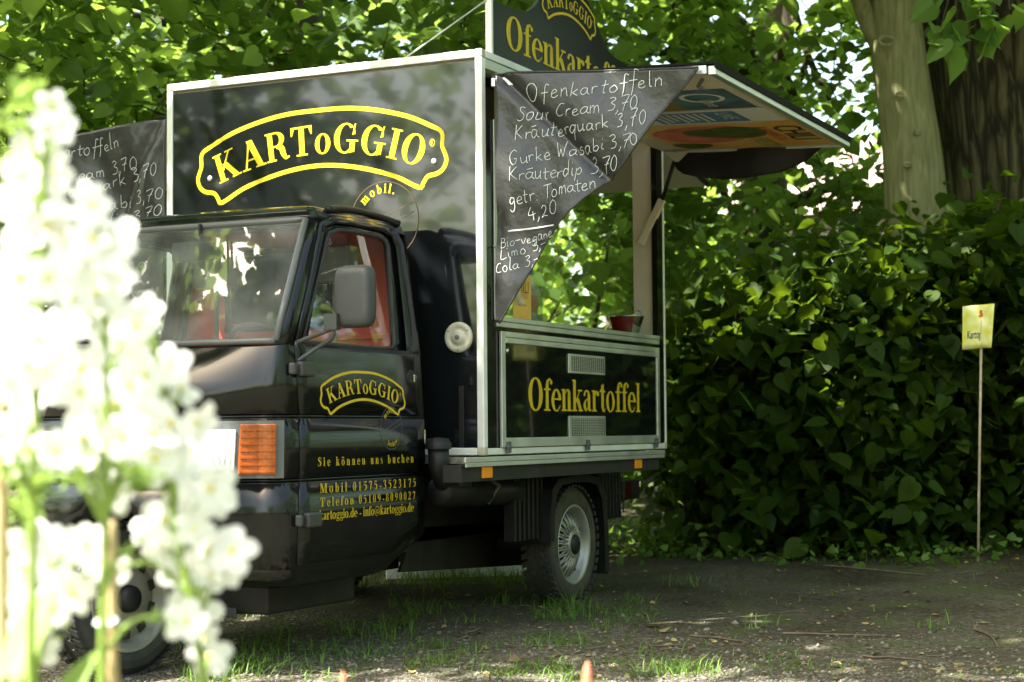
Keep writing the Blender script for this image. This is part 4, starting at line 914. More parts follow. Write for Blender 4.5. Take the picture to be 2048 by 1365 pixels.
# outline rows of the near banner: z -> from the box outwards; taken on its own upright plane x = 0.04
def row_pts(rows, X):
    out = []
    for (ax, ay), (bx, by) in rows:
        a = on_x(ax, ay, X); b = on_x(bx, by, X); out.append(((a[1], a[2] - ZO), (b[1], b[2] - ZO)))
    return out
NR = row_pts([((992, 150), (1402, 139)), ((996, 180), (1378, 170)), ((998, 215), (1345, 205)), ((999, 250), (1310, 246)), ((999, 285), (1280, 290)), ((999, 320), (1252, 328)), ((999, 355), (1222, 358)), ((998, 395), (1172, 398)), ((998, 440), (1128, 442)), ((997, 490), (1092, 492)), ((997, 540), (1062, 545)), ((997, 590), (1036, 592)), ((997, 645), (1004, 648))], .04)
def banner_mesh(rows, fx, nseg=80, per=7):
    t = TB(); R = []
    for i in range(len(rows) - 1):
        for k in range(per): R.append(tuple(np.array(rows[i]) * (1 - k / per) + np.array(rows[i + 1]) * k / per))
    R.append(rows[-1]); v = []
    for a, b in R:
        for j in range(nseg + 1):
            y = a[0] + (b[0] - a[0]) * j / nseg; z = a[1] + (b[1] - a[1]) * j / nseg; v.append((fx(y, z), y, z))
    n = nseg + 1
    t.add(v, [(r * n + j, r * n + j + 1, (r + 1) * n + j + 1, (r + 1) * n + j) for r in range(len(R) - 1) for j in range(nseg)])
    return t, R
menu = thing('menu_banner', (.04, -.5, 1.6 + ZO), 'shiny black sheet with a chalked price list, hung from the open hatch facing us', 'menu banner')
t, R = banner_mesh(NR, near_x); o = t.build('sheet', 'tarp', menu, smooth=True); solid(o, .002)
t = TB(); t.tube([(near_x(b[0], b[1]), b[0], b[1]) for a, b in R], .0045, 6); t.tube([(near_x(a[0] + (b[0] - a[0]) * j / 30, a[1] + (b[1] - a[1]) * j / 30), a[0] + (b[0] - a[0]) * j / 30, a[1] + (b[1] - a[1]) * j / 30 + .002) for (a, b) in R[:1] for j in range(31)], .005, 6); t.build('hem', 'tarp', menu, smooth=True)
t = TB(); FB = lambda a, b, l: (near_x(a, b) - .0055 - .0003 * l, a, b)
def nl(text, x0, y0, x1, y1, cap, X=.04):
    A = on_x(x0, y0, X); B = on_x(x1, y1, X); chalk_line(t, text, (A[1], A[2] - ZO), (B[1], B[2] - ZO), cap * 7.35 / FPX, FBX)
FBX = FB
for L in (('Ofenkartoffeln', 1060, 206, 1332, 174, 36), ('Sour Cream 3,70', 1038, 246, 1282, 221, 32), ('Kräuterquark 3,70', 1034, 283, 1300, 250, 33), ('Gurke Wasabi 3,70', 1028, 333, 1284, 291, 32), ('Kräuterdip 3,70', 1026, 366, 1240, 344, 32), ('getr. Tomaten', 1026, 414, 1197, 378, 32), ('4,20', 1062, 444, 1124, 427, 30), ('Bio-vegane', 1007, 499, 1112, 476, 23), ('Limo 3,-', 1008, 523, 1098, 494, 25), ('Cola 3,-', 1000, 550, 1082, 528, 25)): nl(*L)
A = on_x(1022, 464, .04); B = on_x(1114, 452, .04); put_band(t, [(A[1], A[2] - ZO), ((A[1] + B[1]) / 2, (A[2] + B[2]) / 2 - ZO), (B[1], B[2] - ZO)], .006, FB)
t.build('chalk_lettering', 'chalk', menu)
# the same sheet at the far hatch
def far_x(y, z):
    d = y - W_; h = 1.64 - z
    return .018 + .014 * math.sin(d * 16 + h * 7) * min(1, h * 3 + .2) + .022 * math.exp(-((d - h * .55 - .03) / .05) ** 2) - .012 * math.sin(h * 9 + d * 5)
FR = row_pts([((338, 238), (40, 292)), ((338, 280), (44, 330)), ((338, 330), (54, 370)), ((338, 380), (66, 415)), ((338, 430), (80, 465)), ((338, 480), (110, 510)), ((338, 540), (150, 560)), ((338, 620), (210, 630))], .05)
menu2 = thing('menu_banner', (.05, 2.1, 1.6 + ZO), 'shiny black chalked sheet hung from the far hatch, behind the white flowers', 'menu banner')
t, R = banner_mesh(FR, far_x); o = t.build('sheet', 'tarp', menu2, smooth=True); solid(o, .002)
t = TB(); FBX = lambda a, b, l: (far_x(a, b) - .0055 - .0003 * l, a, b)
for L in (('Ofenkartoffeln', 60, 334, 252, 298, 34), ('Sour Cream 3,70', 66, 383, 284, 340, 32), ('Kräuterquark 3,70', 72, 420, 328, 350, 32), ('Gurke Wasabi 3,70', 78, 455, 336, 398, 30), ('Kräuterdip 3,70', 100, 475, 334, 432, 28), ('4,20', 232, 558, 300, 545, 26), ('Bio-vegane', 240, 600, 330, 585, 22)): nl(*L, X=.05)
t.build('chalk_lettering', 'chalk', menu2)
# plain dark sheet at the rear end of the near hatch
def rx(y, z): return 2.125 + .02 * math.sin(y * 14) + .015 * math.sin(z * 17 + y * 5)
RR = row_pts([((1338, 291), (1690, 274)), ((1342, 310), (1655, 284)), ((1348, 328), (1610, 318)), ((1356, 340), (1560, 343)), ((1370, 350), (1500, 354)), ((1400, 356), (1440, 358))], 2.12)
rs = thing('dark_sheet', (2.12, -.5, 1.6 + ZO), 'plain black sheet sagging from the rear end of the open hatch', 'sheet')
t, R = banner_mesh(RR, rx, 30, 3); o = t.build('sheet', 'dark_tarp', rs, smooth=True); solid(o, .002)
t = TB(); t.tube([(rx(b[0], b[1]), b[0], b[1]) for a, b in R], .005, 6); t.build('hem', 'dark_tarp', rs, smooth=True)
# ------------------------------------------------------------------ things on the counter and round the hatch
CT = .6032
def on_counter(px, py, y=.04): p = on_y(px, py, y); return np.array((p[0], y, CT))
strap = TB(); pp = [on_x(984, 492, .115), on_x(1003, 505, .10), on_x(1016, 540, .12), on_x(1024, 580, .20), on_x(1037, 612, .26)]
v = []
for i, p in enumerate(catmull([p - np.array((0, 0, ZO)) + np.array((0, -.02, 0)) for p in pp], 6)): v += [p + np.array((.016, -.012, 0)), p - np.array((.016, -.012, 0))]
strap.add(v, [(2 * i, 2 * i + 1, 2 * i + 3, 2 * i + 2) for i in range(len(v) // 2 - 1)])
o = strap.build('strap', 'strap_beige', None, smooth=True); solid(o, .003)
tag(o, 'pale webbing strap hanging from the hatch upright in front of the orange card', 'strap')
def thing_at(name, p, label, cat): return thing(name, (p[0], p[1], p[2] + ZO), label, cat)
p0 = on_counter(1058, 642, .03)
ac = thing_at('display_box', p0, 'clear plastic leaflet box on the serving counter', 'display box')
t = TB(); x0 = p0[0] - .23; x1 = on_counter(1086, 645, .03)[0]
t.box(x0, x1, .028, .033, CT, CT + .165); t.box(x0, x1, .115, .120, CT, CT + .165); t.box(x0, x0 + .005, .033, .115, CT, CT + .165); t.box(x1 - .005, x1, .033, .115, CT, CT + .165); t.box(x0, x1, .033, .115, CT, CT + .004)
t.build('box_wall', 'clear_acrylic', ac, bevel=.001)
pc = on_counter(1048, 640, .02)
card = thing_at('leaflet', pc, 'orange festival card reading CHILI in front of the clear box', 'leaflet')
t = TB(); t.box(pc[0] - .105, pc[0] + .085, .0235, .0255, CT, CT + .205); t.build('card', 'card_yellow', card)
for txt, m, sz, dx, dz in (('CHILI', 'ink_black', .080, -.098, .122), ('& BARBECUE', 'ink_red', .030, -.094, .097), ('FESTIVAL', 'ink_green', .038, -.094, .062)):
    t = TB(); sans(txt, sz, lambda x, y, dx=dx, dz=dz: (pc[0] + dx + x * .82, .0228, CT + dz + y), t); t.build('print', m, card)
pb = on_counter(1058, 638, .20)
bt = thing_at('bottle', pb, 'small bottle with an orange label and blue cap behind the card', 'bottle')
t = TB(); t.lathe([(0, .0), (0, .040), (.01, .042), (.16, .042), (.20, .030), (.235, .016), (.26, .016)], pb, (0, 0, 1), 20); t.build('glass', 'bottle_glass', bt, smooth=True)
t = TB(); t.lathe([(.06, .0428), (.145, .0428)], pb, (0, 0, 1), 20); t.build('label_band', 'label_orange', bt, smooth=True)
t = TB(); t.lathe([(.245, .020), (.275, .020), (.278, 0)], pb, (0, 0, 1), 16); t.build('cap', 'label_blue', bt, smooth=True)
pk = on_counter(1253, 665, .09)
bk = thing_at('metal_bowl', pk, 'flaring steel bowl on the counter, a dark red reflection painted on its side', 'bowl')
sr = .093
t = TB(); t.lathe([(0, 0), (0, sr * .70), (.092, sr), (.095, sr * 1.02), (.092, sr * .97), (.006, sr * .66), (.006, 0)], pk, (0, 0, 1), 36); t.build('bowl', 'steel', bk, smooth=True)
t = TB(); v = []
for i in range(13):
    a = math.radians(128 + i * 8.2)
    for h, r in ((.004, sr * .712), (.089, sr * .993)): v.append((pk[0] + (r + .0012) * math.cos(a), pk[1] + (r + .0012) * math.sin(a), CT + h))
t.add(v, [(2 * i, 2 * i + 2, 2 * i + 3, 2 * i + 1) for i in range(12)]); t.build('painted_reflection', 'reflected_red', bk, smooth=True)  # dark red patch on the steel paints in a reflection
t = TB(); t.tube([np.array((pk[0] + sr * .30 + .05 * math.cos(a), pk[1] - sr * .6, CT + .090 + .035 * math.sin(a))) for a in np.linspace(0, math.pi, 10)], .004, 6); t.build('handle', 'steel', bk, smooth=True)
# long white board in the grass under the tail
g0 = on_ground(790, 1156); g1 = on_ground(1060, 1148)
wbd = MB(); d = g1 - g0; Ln = np.linalg.norm(d[:2]); d = d / np.linalg.norm(d); n_ = np.array((d[1], -d[0], 0)); ctr = (g0 + g1) / 2
wbd.obox(ctr + np.array((0, 0, .045)), d * (Ln / 2 + .05), n_ * .012, (0, 0, .052))
o = wbd.build('white_board', 'white_plastic', None, bevel=.003); tag(o, 'long white board standing on edge in the grass beneath the truck', 'board')
# little yellow sign on a stick
gb = on_ground(1955, 1128)
dep = float(CR[2] @ (gb - CC))
sgn = thing('garden_sign', tuple(gb), 'yellow name sign on a thin stick in front of the dark shrub', 'sign')
q = lambda px, py, o=0: at_depth(px, py, dep + o)
t = MB(); t.tube([gb - np.array((0, 0, .1)), (gb + q(1962, 700)) / 2 + np.array((.004, 0, 0)), q(1963, 640, .01)], .0075, 8); t.build('stake', 'stake_wood', sgn, smooth=True)
t = MB(); a, b, c, d_ = q(1925, 613), q(1987, 608), q(1975, 696), q(1924, 700)
rgt = (b - a)
def curl(u, v):
    p = (a * (1 - u) + b * u) * (1 - v) + (d_ * (1 - u) + c * u) * v
    return p - CR[2] * (.07 * max(0, u - .70) ** 1.3 * 4 * (.4 + v) - .012 * math.sin(u * 3.1))
t.grid(lambda u, v: curl(u, v), 12, 8); o = t.build('board', 'sign_yellow', sgn, smooth=True); solid(o, .004)
t = MB(); tmp = MB(); sans('Kartogg', .24, lambda x, y: (x, y, 0), tmp, .003)
t.add([curl(.18 + p[0] * .80, .76 - p[1] * 1.1) - CR[2] * .006 for p in tmp.v], tmp.f); t.build('lettering', 'ink_black', sgn)
t = MB()
for cx, cy, r in ((.62, .17, .05), (.66, .24, .045), (.59, .26, .03)): t.add([curl(cx + r * math.cos(k), cy + r * 1.0 * math.sin(k)) - CR[2] * .006 for k in np.linspace(0, 2 * math.pi, 12, endpoint=False)], [tuple(range(12))])
t.build('emblem', 'ink_red', sgn)
# ------------------------------------------------------------------ ground
def ground():
    xs = np.concatenate([np.linspace(-90, -8, 22)[:-1], np.linspace(-8, 14, 150)[:-1], np.linspace(14, 150, 26)])
    ys = np.concatenate([np.linspace(-90, -6, 22)[:-1], np.linspace(-6, 10, 110)[:-1], np.linspace(10, 150, 26)])
    X, Y = np.meshgrid(xs, ys, indexing='ij')
    Zs = .0245 * np.clip(X, -30, 9) + .012 * np.sin(X * 1.7 + Y * .9) * np.sin(Y * 2.3 - X * .4) + .006 * np.sin(X * 6.1 + Y * 4.3)
    Zs += .05 * np.exp(-((X - 4.6) / 1.2) ** 2) * (Y < 3)
    n, m = X.shape; me = bpy.data.meshes.new('ground')
    v = np.stack([X, Y, Zs], -1).reshape(-1, 3)
    i = np.arange(n - 1)[:, None] * m + np.arange(m - 1)[None]; f = np.stack([i, i + m, i + m + 1, i + 1], -1).reshape(-1, 4)
    me.vertices.add(len(v)); me.vertices.foreach_set('co', v.ravel()); me.loops.add(f.size); me.loops.foreach_set('vertex_index', f.ravel())
    me.polygons.add(len(f)); me.polygons.foreach_set('loop_start', np.arange(0, f.size, 4)); me.update(); me.validate()
    me.polygons.foreach_set('use_smooth', np.ones(len(f), bool))
    mt = bpy.data.materials.new('ground_soil'); mt.use_nodes = True; nt = mt.node_tree; N = nt.nodes; L = nt.links; b = N['Principled BSDF']; b.inputs['Roughness'].default_value = .95; b.inputs['Specular IOR Level'].default_value = .15
    tc = N.new('ShaderNodeTexCoord')
    def noise(s, d=6, dist=0):
        n = N.new('ShaderNodeTexNoise'); n.inputs['Scale'].default_value = s; n.inputs['Detail'].default_value = d; n.inputs['Distortion'].default_value = dist; L.new(tc.outputs['Object'], n.inputs['Vector']); return n
    def ramp(src, e):
        r = N.new('ShaderNodeValToRGB'); r.color_ramp.elements[0].position = e[0][0]; r.color_ramp.elements[0].color = (*e[0][1], 1); r.color_ramp.elements[1].position = e[-1][0]; r.color_ramp.elements[1].color = (*e[-1][1], 1)
        for p, c in e[1:-1]: q = r.color_ramp.elements.new(p); q.color = (*c, 1)
        L.new(src, r.inputs['Fac']); return r
    vo = N.new('ShaderNodeTexVoronoi'); vo.inputs['Scale'].default_value = 62; L.new(tc.outputs['Object'], vo.inputs['Vector'])
    grav = ramp(vo.outputs['Color'], [(.0, (.048, .042, .029)), (.45, (.098, .086, .062)), (.8, (.16, .145, .11)), (1, (.29, .27, .225))])
    soil = ramp(noise(34, 8, .4).outputs['Fac'], [(.32, (.022, .019, .010)), (.55, (.047, .041, .022)), (.72, (.088, .077, .046))])
    big = ramp(noise(1.3, 4).outputs['Fac'], [(.40, (0, 0, 0)), (.60, (1, 1, 1))])
    sp = N.new('ShaderNodeSeparateXYZ'); L.new(tc.outputs['Object'], sp.inputs[0])
    mr = N.new('ShaderNodeMapRange'); mr.inputs['From Min'].default_value = 1.2; mr.inputs['From Max'].default_value = -1.6; L.new(sp.outputs['X'], mr.inputs['Value'])
    ad = N.new('ShaderNodeMath'); ad.operation = 'ADD'; L.new(mr.outputs[0], ad.inputs[0]); ad.use_clamp = True
    ml = N.new('ShaderNodeMath'); ml.operation = 'MULTIPLY'; L.new(big.outputs['Color'], ml.inputs[0]); ml.inputs[1].default_value = .5; L.new(ml.outputs[0], ad.inputs[1])
    mx = N.new('ShaderNodeMix'); mx.data_type = 'RGBA'; L.new(ad.outputs[0], mx.inputs['Factor']); L.new(soil.outputs['Color'], mx.inputs[6]); L.new(grav.outputs['Color'], mx.inputs[7])
    moss = ramp(noise(2.6, 7, .3).outputs['Fac'], [(.52, (0, 0, 0)), (.66, (.75, .75, .75))])
    m2 = N.new('ShaderNodeMix'); m2.data_type = 'RGBA'; L.new(moss.outputs['Color'], m2.inputs['Factor']); L.new(mx.outputs[2], m2.inputs[6]); m2.inputs[7].default_value = (.055, .075, .02, 1)
    L.new(m2.outputs[2], b.inputs['Base Color'])
    hb = N.new('ShaderNodeMath'); hb.operation = 'ADD'; n5 = noise(55, 6); L.new(vo.outputs['Distance'], hb.inputs[0]); L.new(n5.outputs['Fac'], hb.inputs[1])
    bp = N.new('ShaderNodeBump'); bp.inputs['Distance'].default_value = .02; bp.inputs['Strength'].default_value = .8; L.new(hb.outputs[0], bp.inputs['Height']); L.new(bp.outputs[0], b.inputs['Normal'])
    me.materials.append(mt)
    o = bpy.data.objects.new('ground', me); COL.objects.link(o); o['kind'] = 'structure'; o['label'] = 'gravelly soil ground under the trees'
ground()
def gzz(X, Y):
    return .0245 * np.clip(X, -30, 9) + .012 * np.sin(X * 1.7 + Y * .9) * np.sin(Y * 2.3 - X * .4) + .006 * np.sin(X * 6.1 + Y * 4.3) + .05 * np.exp(-((X - 4.6) / 1.2) ** 2) * (Y < 3)
# ------------------------------------------------------------------ fast meshes of many small faces
def many(name, m, V, F, tint, parent=None, smooth=False):
    # V (n,k,3) points, F list of k-index faces per item, tint (n,)
    n, k, _ = V.shape; me = bpy.data.meshes.new(name)
    off = np.array(ORIG[parent.name]) if parent is not None else 0.0
    me.vertices.add(n * k); me.vertices.foreach_set('co', (V - off).reshape(-1).astype(np.float32))
    idx = np.concatenate([np.array(f) for f in F]); ls = np.array([len(f) for f in F]); base = (np.arange(n) * k)[:, None]
    L = (base + idx[None]).reshape(-1); me.loops.add(len(L)); me.loops.foreach_set('vertex_index', L.astype(np.int32))
    tot = np.tile(ls, n); st_ = np.concatenate([[0], np.cumsum(tot)[:-1]]); me.polygons.add(len(tot)); me.polygons.foreach_set('loop_start', st_.astype(np.int32))
    at = me.attributes.new('tint', 'FLOAT', 'POINT'); at.data.foreach_set('value', np.repeat(tint, k).astype(np.float32))
    me.materials.append(MATS[m]); me.update(); me.validate()
    if smooth: me.polygons.foreach_set('use_smooth', np.ones(len(tot), bool))
    o = bpy.data.objects.new(name, me); COL.objects.link(o)
    if parent is not None: o.parent = parent; ORIG[o.name] = ORIG[parent.name]
    return o
_h = [(0, 0), (.10, -.07), (.25, -.07), (.38, .02), (.46, .15), (.49, .30), (.46, .46), (.38, .61), (.27, .75), (.14, .89), (.06, .98), (0, 1.10)]
LEAF = np.array([(x, y, .10 * x * (1.6 - x) - .10 * y * y + (.025 if i % 2 else -.01) * (x > .2)) for i, (x, y) in enumerate(_h)] + [(-x, y, .10 * x * (1.6 - x) - .10 * y * y + (-.01 if i % 2 else .025) * (x > .2)) for i, (x, y) in list(enumerate(_h))[1:-1][::-1]], float)
LF = [tuple(range(12)), tuple([11] + list(range(12, 22)) + [0])]
LEAF5 = np.array([(0, 0, 0), (.46, .20, .08), (.36, .66, .06), (0, 1.0, -.06), (-.36, .66, .06), (-.46, .20, .08)], float); LF5 = [(0, 1, 2, 3), (3, 4, 5, 0)]
def leaf_cloud(P, size, rng, droop=.35, tilt=.5, near=True, out=None, var=.25):
    n = len(P); az = rng.uniform(0, 2 * math.pi, n)
    d = np.stack([np.cos(az), np.sin(az), -rng.uniform(-.2, .2 + droop * 2, n)], -1)
    if out is not None: d += out * rng.uniform(.3, 1.1, (n, 1))
    d /= np.linalg.norm(d, axis=1, keepdims=True)
    up = np.stack([rng.normal(0, tilt, n), rng.normal(0, tilt, n), np.ones(n)], -1)
    x = np.cross(d, up); x /= np.linalg.norm(x, axis=1, keepdims=True) + 1e-9; z = np.cross(x, d)
    s = size * rng.lognormal(0, var, n).clip(.4, 1.6); T = LEAF if near else LEAF5
    V = P[:, None] + s[:, None, None] * (T[None, :, 0:1] * x[:, None] + T[None, :, 1:2] * d[:, None] + T[None, :, 2:3] * z[:, None] * rng.uniform(.4, 2.2, (n, 1, 1)))
    return V
def clumps_to_points(C, per, spread, rng, flat=.5):
    k = rng.poisson(per, len(C)).clip(2); idx = np.repeat(np.arange(len(C)), k)
    o = rng.normal(0, 1, (len(idx), 3)) * spread; o[:, 2] *= flat
    o[:, 2] -= .35 * (o[:, 0] ** 2 + o[:, 1] ** 2) / (spread + 1e-6)
    return C[idx] + o, idx
def ellipsoid(c, r, n, rng, shell=.35):
    v = rng.normal(0, 1, (n, 3)); v /= np.linalg.norm(v, axis=1, keepdims=True)
    q = (shell + (1 - shell) * rng.uniform(0, 1, n)) ** .6
    return np.array(c) + v * q[:, None] * np.array(r)
def box_pts(lo, hi, n, rng): return rng.uniform(lo, hi, (n, 3))
def branch_tree(t, start_pts, C, rng, n_limb=8, r0=.07, twig=.006):
    # limbs leave the trunk, twigs leave the limbs and reach the leaf clumps
    if not len(C): return
    SP = np.array(start_pts); sel = rng.choice(len(C), min(n_limb, len(C)), replace=False); nodes = []
    for i in sel:
        e = C[i]; s = SP[np.argmin(np.linalg.norm(SP - (e - np.array((0, 0, .8))), axis=1) + rng.uniform(0, .8, len(SP)))]
        mid = (s + e) / 2 + np.array((0, 0, .25 + .12 * np.linalg.norm(e - s))) + rng.normal(0, .12, 3); L = []
        for k in range(9): q = k / 8; L.append((1 - q) ** 2 * s + 2 * q * (1 - q) * mid + q * q * e + rng.normal(0, .03, 3))
        rr = [r0 * (1 - .86 * k / 8) for k in range(9)]; t.tube(L, rr, 6); nodes += L[2:]
    nodes = list(nodes); todo = set(range(len(C))); N_ = np.array(nodes); best = np.array([np.linalg.norm(N_ - e, axis=1).min() for e in C]); near_ = [N_[np.argmin(np.linalg.norm(N_ - e, axis=1))] for e in C]
    while todo:      # grow outwards: every clump hangs on the nearest limb or on the clump already reached
        i = min(todo, key=lambda k: best[k]); todo.discard(i); e = C[i]; s = near_[i]; d0 = best[i]
        if .05 < d0 < 2.2:
            m_ = (s + e) / 2 + rng.normal(0, .08 * d0, 3) + np.array((0, 0, .05 * d0)); t.tube([s, m_, e], [twig * (.8 + .8 * min(d0, 1.2)), twig * 1.0, twig * .6], 4, False)
        d = np.linalg.norm(C - e, axis=1)
        for k in todo:
            if d[k] < best[k]: best[k] = d[k]; near_[k] = e
def tree(name, base, trunk, radii, C, leaf, per, spread, label, cat, bark, lm, seed, n_limb=8, r0=.07, near=True, group=None, sides=18, lump=0.0, tintr=(0, 1), limb_from=.35, extra=None, own=None, flat=.5, droop=.35, twigs=True):
    rng = np.random.default_rng(seed); root = thing(name, tuple(base), label, cat, group)
    t = MB(); pts = catmull(trunk, 6); rr = list(np.interp(np.linspace(0, 1, len(pts)), np.linspace(0, 1, len(radii)), radii)); b0 = len(t.v); t.tube(pts, rr, sides)
    if lump:
        for i in range(b0, len(t.v)):
            p = np.array(t.v[i]); j = (i - b0) // sides; c = pts[min(j, len(pts) - 1)]; d = p - c; a = math.atan2(d[1], d[0])
            t.v[i] = tuple(c + d * (1 + lump * (math.sin(a * 3 + p[2] * .8) * .5 + math.sin(a * 7 + p[2] * 1.7 + seed) * .35 + .25 * math.sin(p[2] * 3.1 + a))))
    tr = t.build('trunk', bark, root, smooth=True)
    t = MB(); st_ = [p for p in pts[int(len(pts) * limb_from):]]
    if twigs: branch_tree(t, st_, C, rng, n_limb, r0)
    if extra and not own: extra(t)
    if t.v: t.build('limbs', 'bark_dark', root, smooth=True)
    if own: t = MB(); extra(t); t.build(own, bark, root, smooth=True)
    P, idx = clumps_to_points(C, per, spread, rng, flat); ct = rng.uniform(*tintr, len(C))
    V = leaf_cloud(P, leaf, rng, near=near, droop=droop)
    many('crown', lm, V, LF if near else LF5, np.clip(ct[idx] * .6 + rng.uniform(0, .4, len(P)), 0, 1), root)
    return root
rg = np.random.default_rng(3)
def px_cloud(x0, x1, y0, y1, d0, d1, n, rng):
    return np.array([at_depth(rng.uniform(x0, x1), rng.uniform(y0, y1), rng.uniform(d0, d1)) for _ in range(n)])
def keep(C, fn): return np.array([c for c in C if fn(c)])
def pix(c):
    q = CR @ (c - CC); return 1024 + FPX * q[0] / q[2], 682.5 + FPX * q[1] / q[2], q[2]
# the lime whose boughs hang behind the truck on the left
def canopy(xr, y0, y1, n):  # unseen overhead clumps, added and edged for the shade they cast
    x = rg.uniform(*xr, n); y = rg.uniform(y0, y1, n); z = rg.uniform(5.0, 7.0, n); ok = x > -3.1 - .36 * y + .25 * np.sin(y * 5); return np.stack([x, y, z], -1)[ok]
SPOTS = [(np.array((0, 1.3, 2.3)), .34), (np.array((0, .65, 2.42)), .36), (np.array((0, .05, 2.1)), .30), (on_ground(1300, 1360), .25), (on_ground(700, 1352), .3), (on_ground(450, 1345), .35), (at_depth(1495, 585, 10.6), .34), (at_depth(1270, 1040, 15.2), .9), (at_depth(1420, 690, 10.6), .22), (at_depth(1585, 600, 10.5), .12), (at_depth(1700, 590, 10.5), .13), (at_depth(1965, 725, 10.3), .10), (at_depth(1640, 820, 10.2), .07), (at_depth(1850, 560, 10.6), .10), (at_depth(1930, 450, 11.0), .12), (at_depth(1380, 860, 10.6), .16), (at_depth(100, 300, 7.6), .4), (on_ground(650, 1235), .06)]
def lit(c):
    # the canopy has gaps where the photograph shows patches of sun
    s_ = np.array(sv)
    for p, r in SPOTS:
        d = c - p; k = d @ s_
        if k > .8 and np.linalg.norm(d - s_ * k) < r + .24: return False
    return True
b1 = np.array((6.2, 5.4, gz(6.2)))
C1 = np.concatenate([ellipsoid(at_depth(330, 60, 11.6), (1.7, 2.0, 1.5), 170, rg), ellipsoid(at_depth(-20, 120, 11.4), (1.4, 1.6, 1.5), 105, rg), ellipsoid(at_depth(760, -40, 12.0), (1.7, 1.8, 1.1), 115, rg), ellipsoid(at_depth(160, 330, 11.8), (.8, 1.2, .7), 70, rg), ellipsoid(at_depth(40, 560, 12.2), (1.2, 1.4, .9), 60, rg),
    canopy((-5.0, 1.0), -.6, 5.0, 620), ellipsoid((-2.35, 2.75, 4.8), (1.1, 1.15, .4), 135, rg), ellipsoid((-2.6, 3.2, 6.2), (1.1, 1.4, .5), 260, rg), canopy((.5, 3.0), -.6, 4.6, 200)])  # the unseen overhead ellipsoids are added leaves for the windscreen to reflect
def not_in_truck(c): return not (-2.2 < c[0] < 3.4 and -1.6 < c[1] < 3.2 and c[2] < 3.9)
C1 = keep(C1, lambda c: not_in_truck(c) and lit(c))
tree('lime_tree', b1, [b1 - (0, 0, .2), b1 + (.1, -.1, 2.2), b1 + (-.1, -.5, 4.5), b1 + (-.6, -.6, 7.5)], [.36, .29, .24, .12], C1, .116, 18, .26, 'leafy lime tree whose low boughs hang behind the left half of the truck', 'tree', 'bark_dark', 'lime_leaf', 21, 26, .06, lump=.06, limb_from=.3)
# the thin-branched lime behind the sign and the hatch
b2 = np.array((9.2, 1.7, gz(9.2)))
C2 = np.concatenate([ellipsoid(at_depth(1150, 60, 14.5), (1.5, 1.6, 1.1), 120, rg), ellipsoid(at_depth(1420, 60, 15.0), (1.9, 1.7, 1.3), 62, rg), ellipsoid(at_depth(1640, 200, 14.0), (1.2, 1.2, 1.2), 62, rg), ellipsoid(at_depth(1500, 440, 14.0), (1.4, 1.4, .7), 42, rg), ellipsoid(at_depth(1190, 480, 14.6), (1.0, 1.0, .9), 90, rg),
    ellipsoid(at_depth(960, 40, 14.6), (1.2, 1.2, .9), 70, rg), canopy((2.5, 6.5), .2, 4.6, 260)])
C2 = keep(C2, lambda c: (not_in_truck(c) and pix(c)[2] > 12.2 or c[2] > 5) and lit(c))
def boughs(t):
    for P, r in (([(1568, -40, 14.6), (1578, 60, 14.6), (1560, 120, 14.6), (1590, 200, 14.6), (1600, 300, 14.5)], [.075, .055, .05, .035, .02]), ([(1560, 110, 14.6), (1500, 170, 14.7), (1440, 210, 14.8), (1400, 300, 14.9)], [.045, .035, .025, .012]), ([(1400, -30, 14.9), (1390, 40, 14.9), (1340, 100, 15), (1290, 110, 15)], [.06, .05, .035, .02]), ([(1660, 200, 14.2), (1620, 120, 14.3), (1590, 30, 14.4)], [.02, .03, .04]), ([(1700, 360, 14), (1600, 400, 14), (1520, 480, 14), (1450, 570, 14)], [.05, .042, .03, .012]), ([(1180, 700, 14.4), (1205, 560, 14.4), (1225, 440, 14.4)], [.02, .015, .01])):
        t.tube(catmull([at_depth(*p) for p in P], 4), list(np.interp(np.linspace(0, 1, (len(P) - 1) * 4 + 1), np.linspace(0, 1, len(r)), r)), 7)
tree('lime_tree', b2, [b2 - (0, 0, .2), b2 + (0, 0, 2.0), b2 + (-.2, -.2, 4.2), b2 + (.2, -.2, 7.0)], [.30, .24, .2, .1], C2, .115, 15, .27, 'open lime tree with thin dark branches behind the roof sign and hatch', 'tree', 'bark_dark', 'lime_leaf', 22, 22, .05, lump=.05, extra=boughs)
# the two big trunks on the right
dL = 12.0; b3 = at_depth(1850, 1000, dL); b3[2] = gz(b3[0])
qL = [at_depth(1862, 700, dL), at_depth(1838, 470, dL), at_depth(1824, 300, dL), at_depth(1800, 130, dL), at_depth(1786, -40, dL), at_depth(1770, -400, dL), at_depth(1760, -900, dL)]
C3 = np.concatenate([ellipsoid(at_depth(1900, -430, 12), (2.4, 2.2, 1.0), 110, rg), canopy((1.2, 5.5), -2.6, 1.4, 330)]); C3 = np.concatenate([C3, ellipsoid(on_ground(1500, 1262) + np.array(sv) * 6.6, (.8, .8, .3), 60, rg), ellipsoid(on_ground(1700, 1260) + np.array(sv) * 6.6, (.6, .6, .3), 40, rg)]); C3 = keep(C3, lambda c: pix(c)[1] < -60 and lit(c))  # the clumps set up-sun are unseen, added to shade patches of ground
def stub(t):
    t.tube(catmull([at_depth(1775, 110, dL), at_depth(1735, 40, dL), at_depth(1700, -60, dL - .2)], 4), list(np.linspace(.085, .05, 9)), 9)
